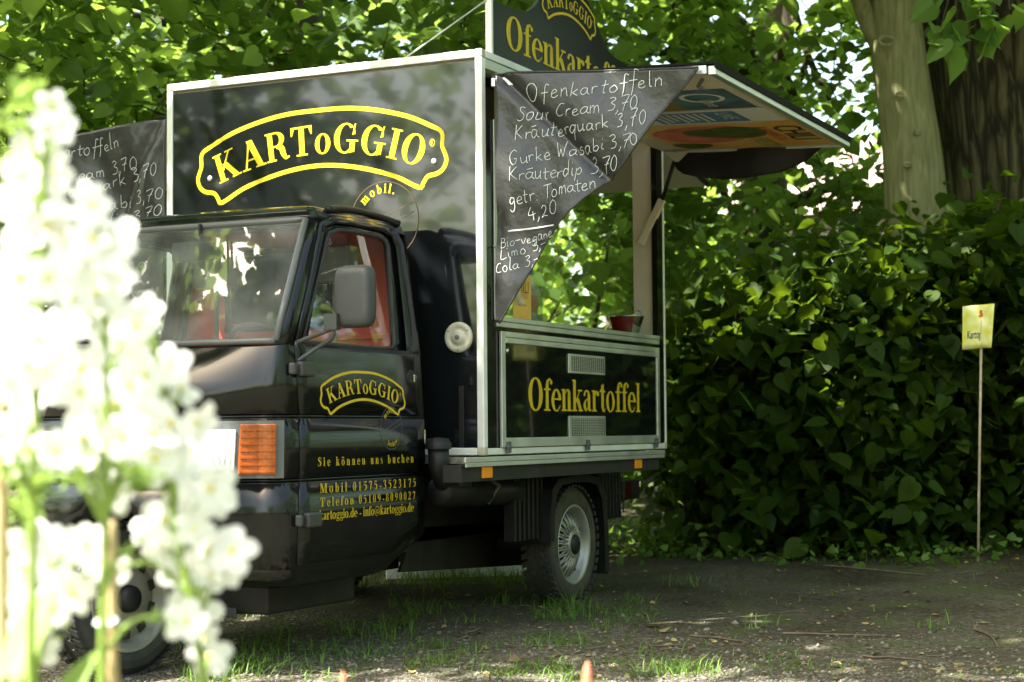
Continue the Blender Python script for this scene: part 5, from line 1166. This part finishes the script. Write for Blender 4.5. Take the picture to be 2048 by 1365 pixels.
lt = tree('lime_tree', b3, [b3 - (0, 0, .2), b3 + (0, 0, .5)] + qL, [.30, .275, .245, .225, .20, .185, .17, .15, .10], C3, .12, 15, .28, 'smooth grey-green leaning trunk of a lime, left of the furrowed trunk', 'tree', 'bark_smooth', 'lime_leaf', 23, 12, .06, sides=28, lump=.018, extra=stub, own='branch_stub', limb_from=.75)
for sx, sy_, sr in ((1772, 82, .05), (1800, 190, .022), (1835, 265, .018), (1815, 330, .02)):
    t = MB(); c = at_depth(sx, sy_, dL - .215); t.tube([c + np.array(CR[0]) * sr * math.cos(k) + np.array((0, 0, .6 * sr * math.sin(k))) for k in np.linspace(.3, 5.6, 11)], .011, 6, False); t.build('bark_scar', 'bark_smooth', lt, smooth=True)
dR = 12.7; b4 = at_depth(2100, 1000, dR); b4[2] = gz(b4[0])
qR = [at_depth(2110, 700, dR), at_depth(2105, 450, dR), at_depth(2095, 200, dR), at_depth(2085, -40, dR), at_depth(2085, -400, dR), at_depth(2100, -900, dR)]
C4 = np.concatenate([ellipsoid(at_depth(2130, -420, 12.6), (2.4, 2.4, 1.0), 90, rg), canopy((3.4, 9.0), -5.5, .6, 380)]); C4 = keep(C4, lambda c: pix(c)[1] < -60 and lit(c))
def knots(t):
    c = at_depth(2015, 250, dR - .62); a = np.array(CR[0]) * .055; u = np.array((0, 0, .085))
    t.tube([c + a * math.cos(k) + u * math.sin(k) for k in np.linspace(0, 2 * math.pi, 17)], .028, 7, False)
rt = tree('lime_tree', b4, [b4 - (0, 0, .2), b4 + (0, 0, .5)] + qR, [.98, .90, .86, .84, .86, .90, .62, .4], C4, .12, 15, .28, 'massive dark trunk with furrowed bark at the right edge', 'tree', 'bark_furrowed', 'lime_leaf', 24, 12, .07, sides=44, lump=.03, limb_from=.75, extra=knots, own='bark_knot')
# spray of leaves hanging into the top right corner
CS = np.array([at_depth(x, y, 9.6) for x, y in ((1905, 40), (1930, 20), (1960, 30), (1985, 45), (1880, 60), (1900, -20), (1960, -30), (2020, 20), (2040, -10), (1990, 75))])
bs = at_depth(1990, -260, 10.6)
P, idx = clumps_to_points(CS, 2.6, .07, np.random.default_rng(5)); V = leaf_cloud(P, .15, np.random.default_rng(6), droop=.8)
o = many('hanging_leaves', 'lime_leaf', V, LF, np.random.default_rng(5).uniform(.3, 1, len(P)), rt)
t = MB()
for c in CS: t.tube([bs, (bs + c) / 2 + np.array((0, 0, .1)), c], [.012, .008, .003], 5)
t.build('hanging_twig', 'bark_dark', rt)
# ------------------------------------------------------------------ shrubs: the thicket of basal shoots right of the truck, and lower growth behind
def shrub(cs, leaf, per, spread, label, seed, lm='shrub_leaf', tintr=(0, 1), group=None, name='shrub', near=True, stems=16, droop=.6):
    rng = np.random.default_rng(seed); C = np.concatenate([ellipsoid(c, r, n, rng, .3) for c, r, n in cs])
    for c, r, n in cs:      # loose shoots that break the outline
        for _ in range(max(2, n // 9)):
            a = rng.uniform(0, 6.283); s_ = np.array(c) + np.array((math.cos(a) * r[0] * rng.uniform(.3, 1), math.sin(a) * r[1] * rng.uniform(.3, 1), r[2] * rng.uniform(.3, .95))); d_ = np.array((math.cos(a) * .5, math.sin(a) * .5, rng.uniform(-.4, .6)))
            C = np.concatenate([C, [s_ + d_ * q for q in (.12, .26, .40)]])
    C = C[C[:, 2] > gz(4) + .06]
    m = C.mean(0); base = np.array((m[0], m[1], gz(m[0]))); root = thing(name, tuple(base), label, 'shrub', group)
    t = MB()
    for i in rng.choice(len(C), min(stems, len(C)), replace=False):
        e = C[i]; s = np.array((base[0] + (e[0] - base[0]) * .45 + rng.normal(0, .1), base[1] + (e[1] - base[1]) * .45 + rng.normal(0, .1), gz(base[0]) - .05)); md = (s + e) / 2 + np.array((0, 0, .2)) + rng.normal(0, .08, 3)
        t.tube(catmull([s, md, e], 4), list(np.linspace(.016, .004, 9)), 5, False)
        for j in np.argsort(np.linalg.norm(C - e, axis=1))[1:7]: t.tube([md * .4 + e * .6, C[j]], [.006, .003], 4, False)
    t.build('stems', 'bark_dark', root, smooth=True)
    P, idx = clumps_to_points(C, per, spread, rng, .6); ct = rng.uniform(*tintr, len(C)); out = C[idx] - m; out /= np.linalg.norm(out, axis=1, keepdims=True) + 1e-6
    q = (P - CC) @ CR.T; px = 1024 + FPX * q[:, 0] / q[:, 2]; py = 682.5 + FPX * q[:, 1] / q[:, 2]
    clear = (q[:, 2] < 10.2) & (px > 1860) & (px < 2045) & (py > 540) & (py < 1150)      # the shoots stay behind the sign standing before them
    P = P[(P[:, 2] > gz(3) + .02) & ~clear]; k = len(P)
    V = leaf_cloud(P, leaf, rng, near=near, droop=droop, tilt=.42, var=.38); many('foliage', lm, V, LF if near else LF5, np.clip(rng.beta(1.2, 2.2, k) + (rng.uniform(0, 1, k) > .95) * .5, 0, 1), root)
    return root
GS = 'shoots growing round the foot of the limes'
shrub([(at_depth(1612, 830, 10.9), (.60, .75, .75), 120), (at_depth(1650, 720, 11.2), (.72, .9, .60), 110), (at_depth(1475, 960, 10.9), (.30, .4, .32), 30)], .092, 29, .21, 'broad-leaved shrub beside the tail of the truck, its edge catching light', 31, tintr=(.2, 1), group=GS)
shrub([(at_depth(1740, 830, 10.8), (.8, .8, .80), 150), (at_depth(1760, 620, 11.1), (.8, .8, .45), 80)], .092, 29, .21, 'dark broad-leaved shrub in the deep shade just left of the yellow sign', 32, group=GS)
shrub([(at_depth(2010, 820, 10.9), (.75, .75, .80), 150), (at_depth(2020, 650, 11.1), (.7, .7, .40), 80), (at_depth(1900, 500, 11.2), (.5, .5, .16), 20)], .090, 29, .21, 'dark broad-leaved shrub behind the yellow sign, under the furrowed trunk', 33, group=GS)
GB = 'undergrowth behind the truck'
shrub([(at_depth(1230, 560, 17.5), (1.6, 1.6, 1.3), 160)], .13, 12, .3, 'light green bush seen through the serving hatch', 34, 'lime_leaf', group=GB, near=False)
shrub([(at_depth(1380, 720, 15.5), (.7, .7, .9), 80), (at_depth(1370, 800, 16.0), (.7, .8, .45), 60)], .12, 11, .25, 'mid green bush just right of the box, behind its rear corner', 35, 'lime_leaf', group=GB, near=False)
shrub([(at_depth(40, 720, 13.5), (1.3, 1.3, .9), 110), (at_depth(-80, 600, 14.5), (1.4, 1.4, 1.2), 80)], .12, 11, .28, 'bright green bush beyond the white flowers, left of the cab', 36, 'lime_leaf', group=GB, near=False)
shrub([(at_depth(1000, 800, 16.5), (2.2, 1.6, 1.2), 120)], .13, 10, .3, 'bush behind the truck between its box and cab', 38, 'lime_leaf', group=GB, near=False)
# low weeds in the lit gap behind the rear wheel
def weeds():
    rng = np.random.default_rng(40); P = []
    for px0, px1, py0, py1, n, h in ((1215, 1500, 1085, 1125, 900, .10), (1230, 1480, 1050, 1090, 380, .06), (1500, 2040, 1105, 1140, 420, .07), (0, 130, 1120, 1230, 300, .14)):
        for _ in range(n):
            g = on_ground(rng.uniform(px0, px1), rng.uniform(py0, py1)); P.append(g + np.array((rng.normal(0, .15), rng.normal(0, .15), abs(rng.normal(0, h)))))
    P = np.array(P); V = leaf_cloud(P, .042, rng, near=False, tilt=.6); o = many('weeds', 'grass_blade', V, LF5, rng.uniform(0, 1, len(P))); tag(o, kind='stuff', label='low green weeds at the foot of the shrubs')
weeds()
# ------------------------------------------------------------------ woodland farther off, all round the clearing
def woodland():
    rng = np.random.default_rng(50); C = []
    def ring(az0, az1, d0, d1, z0, z1, n):
        for _ in range(n):
            a = math.radians(rng.uniform(az0, az1)); d = rng.uniform(d0, d1); C.append((CC[0] + d * math.cos(a), CC[1] + d * math.sin(a), rng.uniform(z0, z1)))
    # azimuth of the view centre is 25.9 degrees; +16 is the left edge of the photograph, -16 the right
    ring(26, 60, 24, 36, -.2, 11, 760); ring(14, 30, 24, 34, -.2, 2.6, 260); ring(-12, 13, 26, 36, -.2, 3.0, 330); ring(-25, 6, 28, 38, 2, 6, 160)
    ring(60, 92, 20, 34, .0, 9, 380)
    ring(92, 118, 13, 22, .0, 11, 520); ring(119, 124, 15, 20, 2.0, 6, 40); ring(118, 182, 22, 32, .0, 2.6, 300); ring(124, 150, 16, 26, 1, 9, 110); ring(-40, 6, 24, 36, 2, 15, 420); ring(182, 212, 14, 24, 0, 10, 300)  # out-of-view wood, added to shape reflections and block low sky light
    ring(-75, -22, 14, 26, .0, 13, 700); ring(-150, -76, 14, 26, 0, 12, 520)
    C = np.array(C); P, idx = clumps_to_points(C, 22, .75, rng, .6); V = leaf_cloud(P, .33, rng, near=False, tilt=.6)
    o = many('woodland', 'far_leaf', V, LF5, np.clip(rng.uniform(0, 1, len(C))[idx] * .7 + rng.uniform(0, .3, len(P)), 0, 1)); tag(o, kind='stuff', label='far-off wood round the clearing')
woodland()
# pinkish house far behind, seen in bits through the leaves
hc = at_depth(1500, 700, 30.0); hc[2] = gz(9)
house = thing('house', tuple(hc), 'pinkish house far behind, glimpsed in bits through the leaves', 'house')
hx = np.array((.12, -.99, 0)); hy = np.array((-hx[1], hx[0], 0)); hz = np.array((0, 0, 1.))
t = MB(); t.obox(hc + hy * 3 + hz * 2.2, hx * 2.6, hy * 3, hz * 2.2); wl_ = t.build('wall', 'house_wall', house)
t = MB()
v = [hc + hx * a + hy * b_ + hz * c for a in (-2.9, 2.9) for b_, c in ((-.35, 4.25), (6.35, 4.25), (3, 6.0))]; t.add(v, [(0, 1, 2), (5, 4, 3), (0, 2, 5, 3), (1, 4, 5, 2), (0, 3, 4, 1)]); t.build('roof', 'house_roof', house)
for a in (-1.4, 1.1):
    t = MB(); t.obox(hc + hx * a - hy * .02 + hz * 3.0, hx * .5, hy * .03, hz * .65); wn_ = t.build('window', 'poster_white', house)
    t = MB(); t.obox(hc + hx * a - hy * .06 + hz * 3.0, hx * .42, hy * .012, hz * .57); t.build('pane', 'window_blue', wn_)
# ------------------------------------------------------------------ grass tufts, gravel, dry leaves, twigs
def grass():
    rng = np.random.default_rng(60); B = []
    def tuft(px, py, n, r, h):
        g = on_ground(px, py)
        for _ in range(int(n * (1.5 if n > 12 else .8))): B.append((g[0] + rng.normal(0, r * .8), g[1] + rng.normal(0, r * .8), h * rng.uniform(.45, 1.5)))
    for q in ((1130, 1215, 60, .10, .10), (1100, 1235, 40, .09, .07), (1160, 1225, 30, .07, .09), (1120, 1290, 60, .11, .06), (1050, 1345, 60, .13, .045), (1010, 1352, 40, .1, .04), (1090, 1340, 40, .08, .05), (770, 1275, 34, .09, .09), (700, 1270, 24, .08, .08), (735, 1310, 46, .14, .06), (700, 1175, 40, .09, .09), (740, 1165, 40, .12, .08), (660, 1180, 20, .06, .07), (1340, 1350, 60, .11, .07), (1390, 1352, 40, .09, .06), (1010, 1210, 18, .05, .07), (1270, 1225, 26, .08, .06), (480, 1335, 60, .10, .09), (520, 1300, 40, .09, .10), (440, 1350, 50, .10, .08), (350, 1290, 34, .09, .08), (560, 1340, 40, .12, .07), (620, 1300, 26, .09, .07), (1870, 1255, 22, .09, .07), (1560, 1325, 26, .1, .04), (1640, 1335, 24, .1, .04), (300, 1310, 26, .06, .06), (900, 1325, 22, .08, .05), (1500, 1250, 14, .06, .07), (860, 1225, 24, .08, .06), (640, 1350, 30, .10, .04), (30, 1230, 60, .2, .10), (90, 1250, 50, .15, .09), (1790, 1130, 20, .1, .08), (1380, 1170, 16, .08, .08)): tuft(*q)
    for _ in range(70): tuft(rng.uniform(400, 1300), rng.uniform(1175, 1365), int(rng.integers(6, 22)), .05, .055)
    for _ in range(110): tuft(rng.uniform(1200, 2048), rng.uniform(1150, 1365), int(rng.integers(1, 4)), .05, .04)
    for _ in range(260): tuft(rng.uniform(800, 1070), rng.uniform(1150, 1168), int(rng.integers(2, 5)), .05, .09)
    for _ in range(260): tuft(rng.uniform(-100, 200), rng.uniform(1080, 1250), int(rng.integers(3, 7)), .1, .12)
    B = np.array(B); n = len(B); az = rng.uniform(0, 6.283, n); lean = rng.uniform(.1, 1.7, n) * B[:, 2]; w = rng.uniform(.0016, .0034, n)
    z = gzz(B[:, 0], B[:, 1]); dx = np.cos(az); dy = np.sin(az); V = np.zeros((n, 5, 3))
    for k, (q, ww) in enumerate(((0, 1), (0, -1), (.55, -.8), (.55, .8), (1, 0))):
        V[:, k, 0] = B[:, 0] + dx * lean * q ** 2 - dy * w * ww; V[:, k, 1] = B[:, 1] + dy * lean * q ** 2 + dx * w * ww; V[:, k, 2] = z - .004 + B[:, 2] * q * (1 - .25 * q)
    o = many('grass', 'grass_blade', V, [(0, 1, 2, 3), (3, 2, 4)], rng.uniform(0, 1, n)); tag(o, kind='stuff', label='thin grass tufts in the gravel')
grass()
def gravel():
    rng = np.random.default_rng(61); P = []
    for _ in range(2600):
        y = 1215 + 165 * rng.uniform(0, 1) ** .42; g = on_ground(rng.uniform(250, 2080), y); P.append(g[:2])
    for _ in range(700): g = on_ground(rng.uniform(1200, 1420), rng.uniform(1015, 1080)); P.append(g[:2])
    P = np.array(P); n = len(P); s = rng.lognormal(math.log(.0058), .42, n).clip(.003, .02)
    D = np.array([(1, 0, 0), (-1, 0, 0), (0, 1, 0), (0, -1, 0), (0, 0, 1), (0, 0, -1), (.7, .7, .3), (-.7, -.6, .4)], float)[:6]
    V = D[None] * s[:, None, None] * rng.uniform(.6, 1.4, (n, 6, 3)); a = rng.uniform(0, 6.28, n); c, s2 = np.cos(a)[:, None], np.sin(a)[:, None]
    V = np.stack([V[:, :, 0] * c - V[:, :, 1] * s2, V[:, :, 0] * s2 + V[:, :, 1] * c, V[:, :, 2] * .7], -1)
    V[:, :, 0] += P[:, :1]; V[:, :, 1] += P[:, 1:]; V[:, :, 2] += (gzz(P[:, 0], P[:, 1]) + s * .15)[:, None]
    o = many('gravel', 'stone', V, [(0, 2, 4), (2, 1, 4), (1, 3, 4), (3, 0, 4), (2, 0, 5), (1, 2, 5), (3, 1, 5), (0, 3, 5)], rng.uniform(0, 1, n)); tag(o, kind='stuff', label='loose gravel scattered on the ground')
gravel()
def litter():
    rng = np.random.default_rng(62); P = []
    for _ in range(560): g = on_ground(rng.uniform(300, 2080), 1110 + 260 * rng.uniform(0, 1)); P.append(g)
    P = np.array(P); P[:, 2] = gzz(P[:, 0], P[:, 1]) + .006; V = leaf_cloud(P, .022, rng, near=False, droop=0, tilt=.3)
    big = np.array([on_ground(x, y) for x, y in ((1322, 1255), (825, 1257), (1660, 1330), (640, 1263), (1880, 1350), (1040, 1330), (1330, 1263))]); big[:, 2] = gzz(big[:, 0], big[:, 1]) + .015
    V2 = leaf_cloud(big, .06, rng, near=False, droop=0, tilt=.3); V = np.concatenate([V, V2])
    o = many('fallen_leaves', 'dry_leaf', V, LF5, rng.uniform(0, 1, len(V))); tag(o, kind='stuff', label='small dry leaves and chips on the soil')
    t = MB()
    for x0, y0, x1, y1, r in ((1390, 1275, 1510, 1296, .006), (1560, 1270, 1780, 1275, .006), (910, 1285, 960, 1262, .006), (1060, 1300, 1180, 1302, .004), (1300, 1305, 1400, 1300, .004), (1730, 1310, 1850, 1316, .005), (1950, 1255, 2000, 1290, .006), (850, 1305, 930, 1298, .004), (1240, 1300, 1130, 1318, .004), (2010, 1330, 1900, 1340, .004), (600, 1340, 700, 1352, .004), (1650, 1140, 1850, 1152, .006)):
        a = on_ground(x0, y0); b_ = on_ground(x1, y1); pts = [a + (b_ - a) * k / 5 + np.array((rng.normal(0, .012), rng.normal(0, .012), 0)) for k in range(6)]
        for p in pts: p[2] = float(gzz(p[0], p[1])) + .007
        t.tube(catmull(pts, 3), list(np.linspace(r, r * .5, 16)), 5)
    for _ in range(80):
        a = on_ground(rng.uniform(300, 2080), 1130 + 235 * rng.uniform(0, 1)); q = rng.uniform(0, 6.28); l = rng.uniform(.02, .10); b_ = a + np.array((math.cos(q), math.sin(q), 0)) * l
        a[2] = float(gzz(a[0], a[1])) + .004; b_[2] = float(gzz(b_[0], b_[1])) + .006; t.tube([a, (a + b_) / 2 + np.array((rng.normal(0, .008), rng.normal(0, .008), .003)), b_], rng.uniform(.0012, .003), 4)
    o = t.build('twigs', 'twig_brown'); tag(o, kind='stuff', label='thin dry twigs lying on the gravel')
litter()
# ------------------------------------------------------------------ white flowers close to the lens
PETAL = [(0, 0, 0), (.22, .14, .05), (.42, .46, .12), (.36, .82, .10), (.12, 1.0, .02), (-.12, 1.0, .02), (-.36, .82, .10), (-.42, .46, .12), (-.22, .14, .05)]
def flower_mesh(seed):
    r = random.Random(seed); t = MB(); np_ = r.choice((5, 5, 6))
    for k in range(np_):
        a = 2 * math.pi * k / np_ + r.uniform(-.12, .12); ca, sa = math.cos(a), math.sin(a); l = r.uniform(.9, 1.12); cup = r.uniform(-.1, .3)
        v = [((x * .95 * ca - y * l * sa), (x * .95 * sa + y * l * ca), z * 1.6 + cup * y * y + .01 * k) for x, y, z in PETAL]
        t.add(v, [(0, 1, 2), (0, 2, 7), (0, 7, 8), (2, 3, 6, 7), (3, 4, 5, 6)])
    me = bpy.data.meshes.new('flower'); me.from_pydata(t.v, [], t.f); me.materials.append(MATS['petal']); at = me.attributes.new('tint', 'FLOAT', 'POINT'); at.data.foreach_set('value', [r.uniform(.2, 1)] * len(t.v)); me.update(); me.polygons.foreach_set('use_smooth', [True] * len(me.polygons)); return me
FM = [flower_mesh(i) for i in range(5)]
tc_ = MB(); tc_.lathe([(.02, .0), (.03, .13), (.12, .15), (.19, .10), (.22, 0)], (0, 0, 0), (0, 0, 1), 10)
CM = bpy.data.meshes.new('flower_centre'); CM.from_pydata(tc_.v, [], tc_.f); CM.materials.append(MATS['flower_yellow'])
def plant(label, stem_px, dep, flowers, leaves, stake=None, fern=()):
    r = random.Random(len(label)); top = at_depth(*stem_px[0], dep); b_ = at_depth(*stem_px[-1], dep); base = np.array((b_[0], b_[1], gz(b_[0])))
    root = thing('flowering_plant', tuple(base), label, 'flower', 'white flowering plants in front of the truck')
    t = MB(); ax = [at_depth(x, y, dep) for x, y in stem_px] + [base - np.array((0, 0, .03))]; sp = catmull(ax, 8); t.tube(sp, list(np.linspace(.0035, .0065, len(sp))), 7)
    SP = np.array(sp); objs = []
    for px, py, rad, dd in flowers:
        c = at_depth(px, py, dep + dd); q = SP[np.argmin(np.linalg.norm(SP - (c - np.array((0, 0, .07))), axis=1))]; t.tube(catmull([q, (q + c) / 2 + np.array((0, 0, .012)), c], 3), .0024, 5); objs.append((c, rad * (dep + dd) / FPX))
    for px, py in fern:
        c = at_depth(px, py, dep); q = SP[np.argmin(np.linalg.norm(SP - (c - np.array((0, 0, .06))), axis=1))]; t.tube(catmull([q, (q + c) / 2 + np.array((0, 0, .02)), c], 4), [.004] * 4 + [.003] * 5, 6)
    t.build('stem', 'stem_green', root, smooth=True)
    for i, (c, rad) in enumerate(objs):
        o = bpy.data.objects.new('flower', FM[r.randrange(5)]); COL.objects.link(o); o.parent = root; ORIG[o.name] = ORIG[root.name]
        d = Vector(CC - c).normalized() + Vector((r.uniform(-.7, .7), r.uniform(-.7, .7), r.uniform(-.6, .5))); rot = d.to_track_quat('Z', 'Y').to_matrix().to_4x4() @ Matrix.Rotation(r.uniform(0, 6.28), 4, 'Z')
        o.matrix_local = Matrix.Translation(Vector(c - base)) @ rot @ Matrix.Scale(rad, 4)
        k = bpy.data.objects.new('flower_centre', CM); COL.objects.link(k); k.parent = o
    rng = np.random.default_rng(len(label)); P = []
    for px, py in fern:
        for _ in range(9 if py > 1050 else 26): P.append(at_depth(px + rng.normal(0, 19), py + rng.normal(0, 17), dep + rng.normal(0, .03)))
    if P: P = np.array(P); many('feathery_leaves', 'flower_leaf', leaf_cloud(P, .0125, rng, near=False, tilt=.8), LF5, rng.uniform(0, 1, len(P)), root)
    if leaves:
        V = []
        for x0, y0, x1, y1, w in leaves:
            a = at_depth(x0, y0, dep - .05); c = at_depth(x1, y1, dep + .03); d = (c - a); n_ = np.cross(d, CR[2]); n_ /= np.linalg.norm(n_); n_ = n_ * .85 + CR[2] * .5; L = np.linalg.norm(d); ww = w * dep / FPX
            V.append([a + d * y + n_ * x * ww * 2 + np.array((0, 0, -.25 * L * (y - .5) ** 2 + .06 * L)) for x, y, z in LEAF])
        many('leaf', 'flower_leaf', np.array(V), LF, np.full(len(V), .4), root)
    return root
rf = random.Random(4)
# where the blooms sit in the photograph: x, y, radius
BL = [(108, 219, 34), (127, 262, 34), (92, 250, 34), (70, 315, 56), (35, 345, 44), (110, 340, 42), (79, 392, 58), (26, 399, 46), (88, 443, 52), (45, 470, 44), (120, 460, 40), (189, 416, 44), (172, 385, 34), (212, 452, 42), (220, 495, 56), (190, 480, 46), (167, 552, 58), (132, 522, 44), (145, 596, 46), (189, 583, 50), (228, 545, 40), (40, 557, 52), (20, 610, 44), (97, 557, 44), (272, 650, 46), (300, 628, 34), (246, 684, 50), (210, 640, 44), (79, 684, 54), (30, 690, 46), (130, 660, 46), (49, 729, 56), (97, 724, 54), (160, 735, 56), (78, 775, 50), (229, 810, 62), (195, 773, 54), (160, 790, 46), (292, 749, 56), (341, 739, 42), (260, 770, 48), (370, 775, 40), (350, 839, 58), (390, 845, 44), (312, 875, 50), (292, 812, 48), (161, 875, 56), (68, 895, 58), (40, 845, 46), (112, 908, 46), (312, 914, 50), (282, 930, 42), (250, 880, 42), (390, 900, 40), (360, 935, 44), (214, 992, 44), (419, 973, 50), (404, 1002, 44), (440, 1005, 34), (326, 1036, 52), (300, 1060, 38), (331, 1090, 46), (409, 1099, 52), (388, 1060, 40), (468, 1104, 46), (458, 1138, 36), (360, 1153, 46), (424, 1153, 36), (390, 1226, 50), (370, 1241, 40), (419, 1314, 42), (410, 1275, 34), (195, 1104, 56), (170, 1080, 46), (218, 1135, 40), (68, 1104, 54), (44, 1138, 44), (97, 1138, 46), (63, 1192, 48), (54, 1260, 48), (97, 1216, 44), (83, 1299, 40), (141, 1187, 44), (125, 1090, 44), (20, 1180, 40), (15, 760, 44), (8, 880, 40), (10, 540, 40)]
def blooms(fn):
    return [(x + rf.uniform(-4, 4), y + rf.uniform(-4, 4), r * rf.uniform(1.02, 1.18), rf.uniform(-.06, .06)) for x, y, r in BL if fn(x, y)]
P1 = lambda x, y: x <= 130 and y < 960; P3 = lambda x, y: x > 265; P2 = lambda x, y: 130 < x <= 265 and y < 1060
plant('tall white flowering stem, its bloom spike reaching the chalked sheet', [(100, 190), (85, 420), (72, 800), (64, 1180), (60, 1420)], 2.12, blooms(P1), [], fern=[(40, 185), (20, 240), (10, 330), (70, 200), (30, 930), (95, 965)])
plant('white flowering stem tied to a cane, before the front wheel', [(195, 400), (212, 700), (212, 1000), (206, 1220), (204, 1420)], 2.2, blooms(P2), [(20, 1345, 110, 1170, 46), (100, 1440, 200, 1300, 30)], fern=[(250, 945), (170, 960), (120, 950), (258, 1095), (285, 950), (330, 1236)])
plant('white flowering spray drooping in front of the headlamp and bumper', [(300, 640), (335, 850), (350, 1040), (378, 1180), (398, 1300), (404, 1420)], 2.26, blooms(P3), [], fern=[(395, 1180), (255, 1130)])
plant('low white flowering stem at the far left edge of the photograph', [(70, 1060), (66, 1200), (70, 1420)], 2.3, blooms(lambda x, y: not (P1(x, y) or P2(x, y) or P3(x, y))), [], fern=[(20, 1010), (10, 950), (50, 1020), (110, 1260)])
for (x0, y0, x1, y1, w, lab) in ((222, 1040, 226, 1420, 11, 'thin bamboo cane supporting the tied white flower stem'), (2, 760, 4, 1420, 12, 'bamboo cane at the far left edge of the photograph')):
    a = at_depth(x0, y0, 2.24); b_ = at_depth(x1, y1, 2.24); g_ = np.array((b_[0], b_[1], gz(b_[0]) - .05))
    c = thing('bamboo_cane', (b_[0], b_[1], gz(b_[0])), lab, 'cane', 'bamboo canes among the flowers')
    t = MB(); P = [a + (b_ - a) * k / 12 for k in range(13)] + [g_]; t.tube(P, [w * 2.2 / FPX * (1.18 if k % 4 == 2 else 1) for k in range(14)], 9); t.build('cane', 'bamboo', c, smooth=True)
    if x0 > 100:
        t = MB(); q = at_depth(212, 1245, 2.225); t.tube([q + .012 * np.array((math.cos(k) * CR[0][0], math.cos(k) * CR[0][1], .15 * math.sin(k))) + CR[2] * .012 * math.sin(k) for k in np.linspace(0, 6.28, 15)], .0028, 6, False); t.build('tie', 'white_plastic', c)
for px, py, w, dep, lab in ((1175, 1322, 13, 2.9, 'pale pink flower tip poking up at the bottom edge, the larger one'), (686, 1341, 9, 2.9, 'small pink flower tip poking up at the bottom edge')):
    tp = at_depth(px, py, dep); base = np.array((tp[0], tp[1], gz(tp[0]))); fb = thing('flower_bud', tuple(base), lab, 'flower', 'pink flower tips')
    rr = w * dep / FPX; t = MB(); t.lathe([(0, 0), (-.006, rr * .35), (-.02, rr * .75), (-.045, rr), (-.09, rr * 1.08), (-.12, rr * .5)], tp, (0, 0, 1), 14)
    t.build('bud', 'pink_bud', fb, smooth=True)
    t = MB(); t.tube([tp - np.array((0, 0, .1)), base - np.array((0, 0, .02))], .005, 7); t.build('stem', 'stem_green', fb)
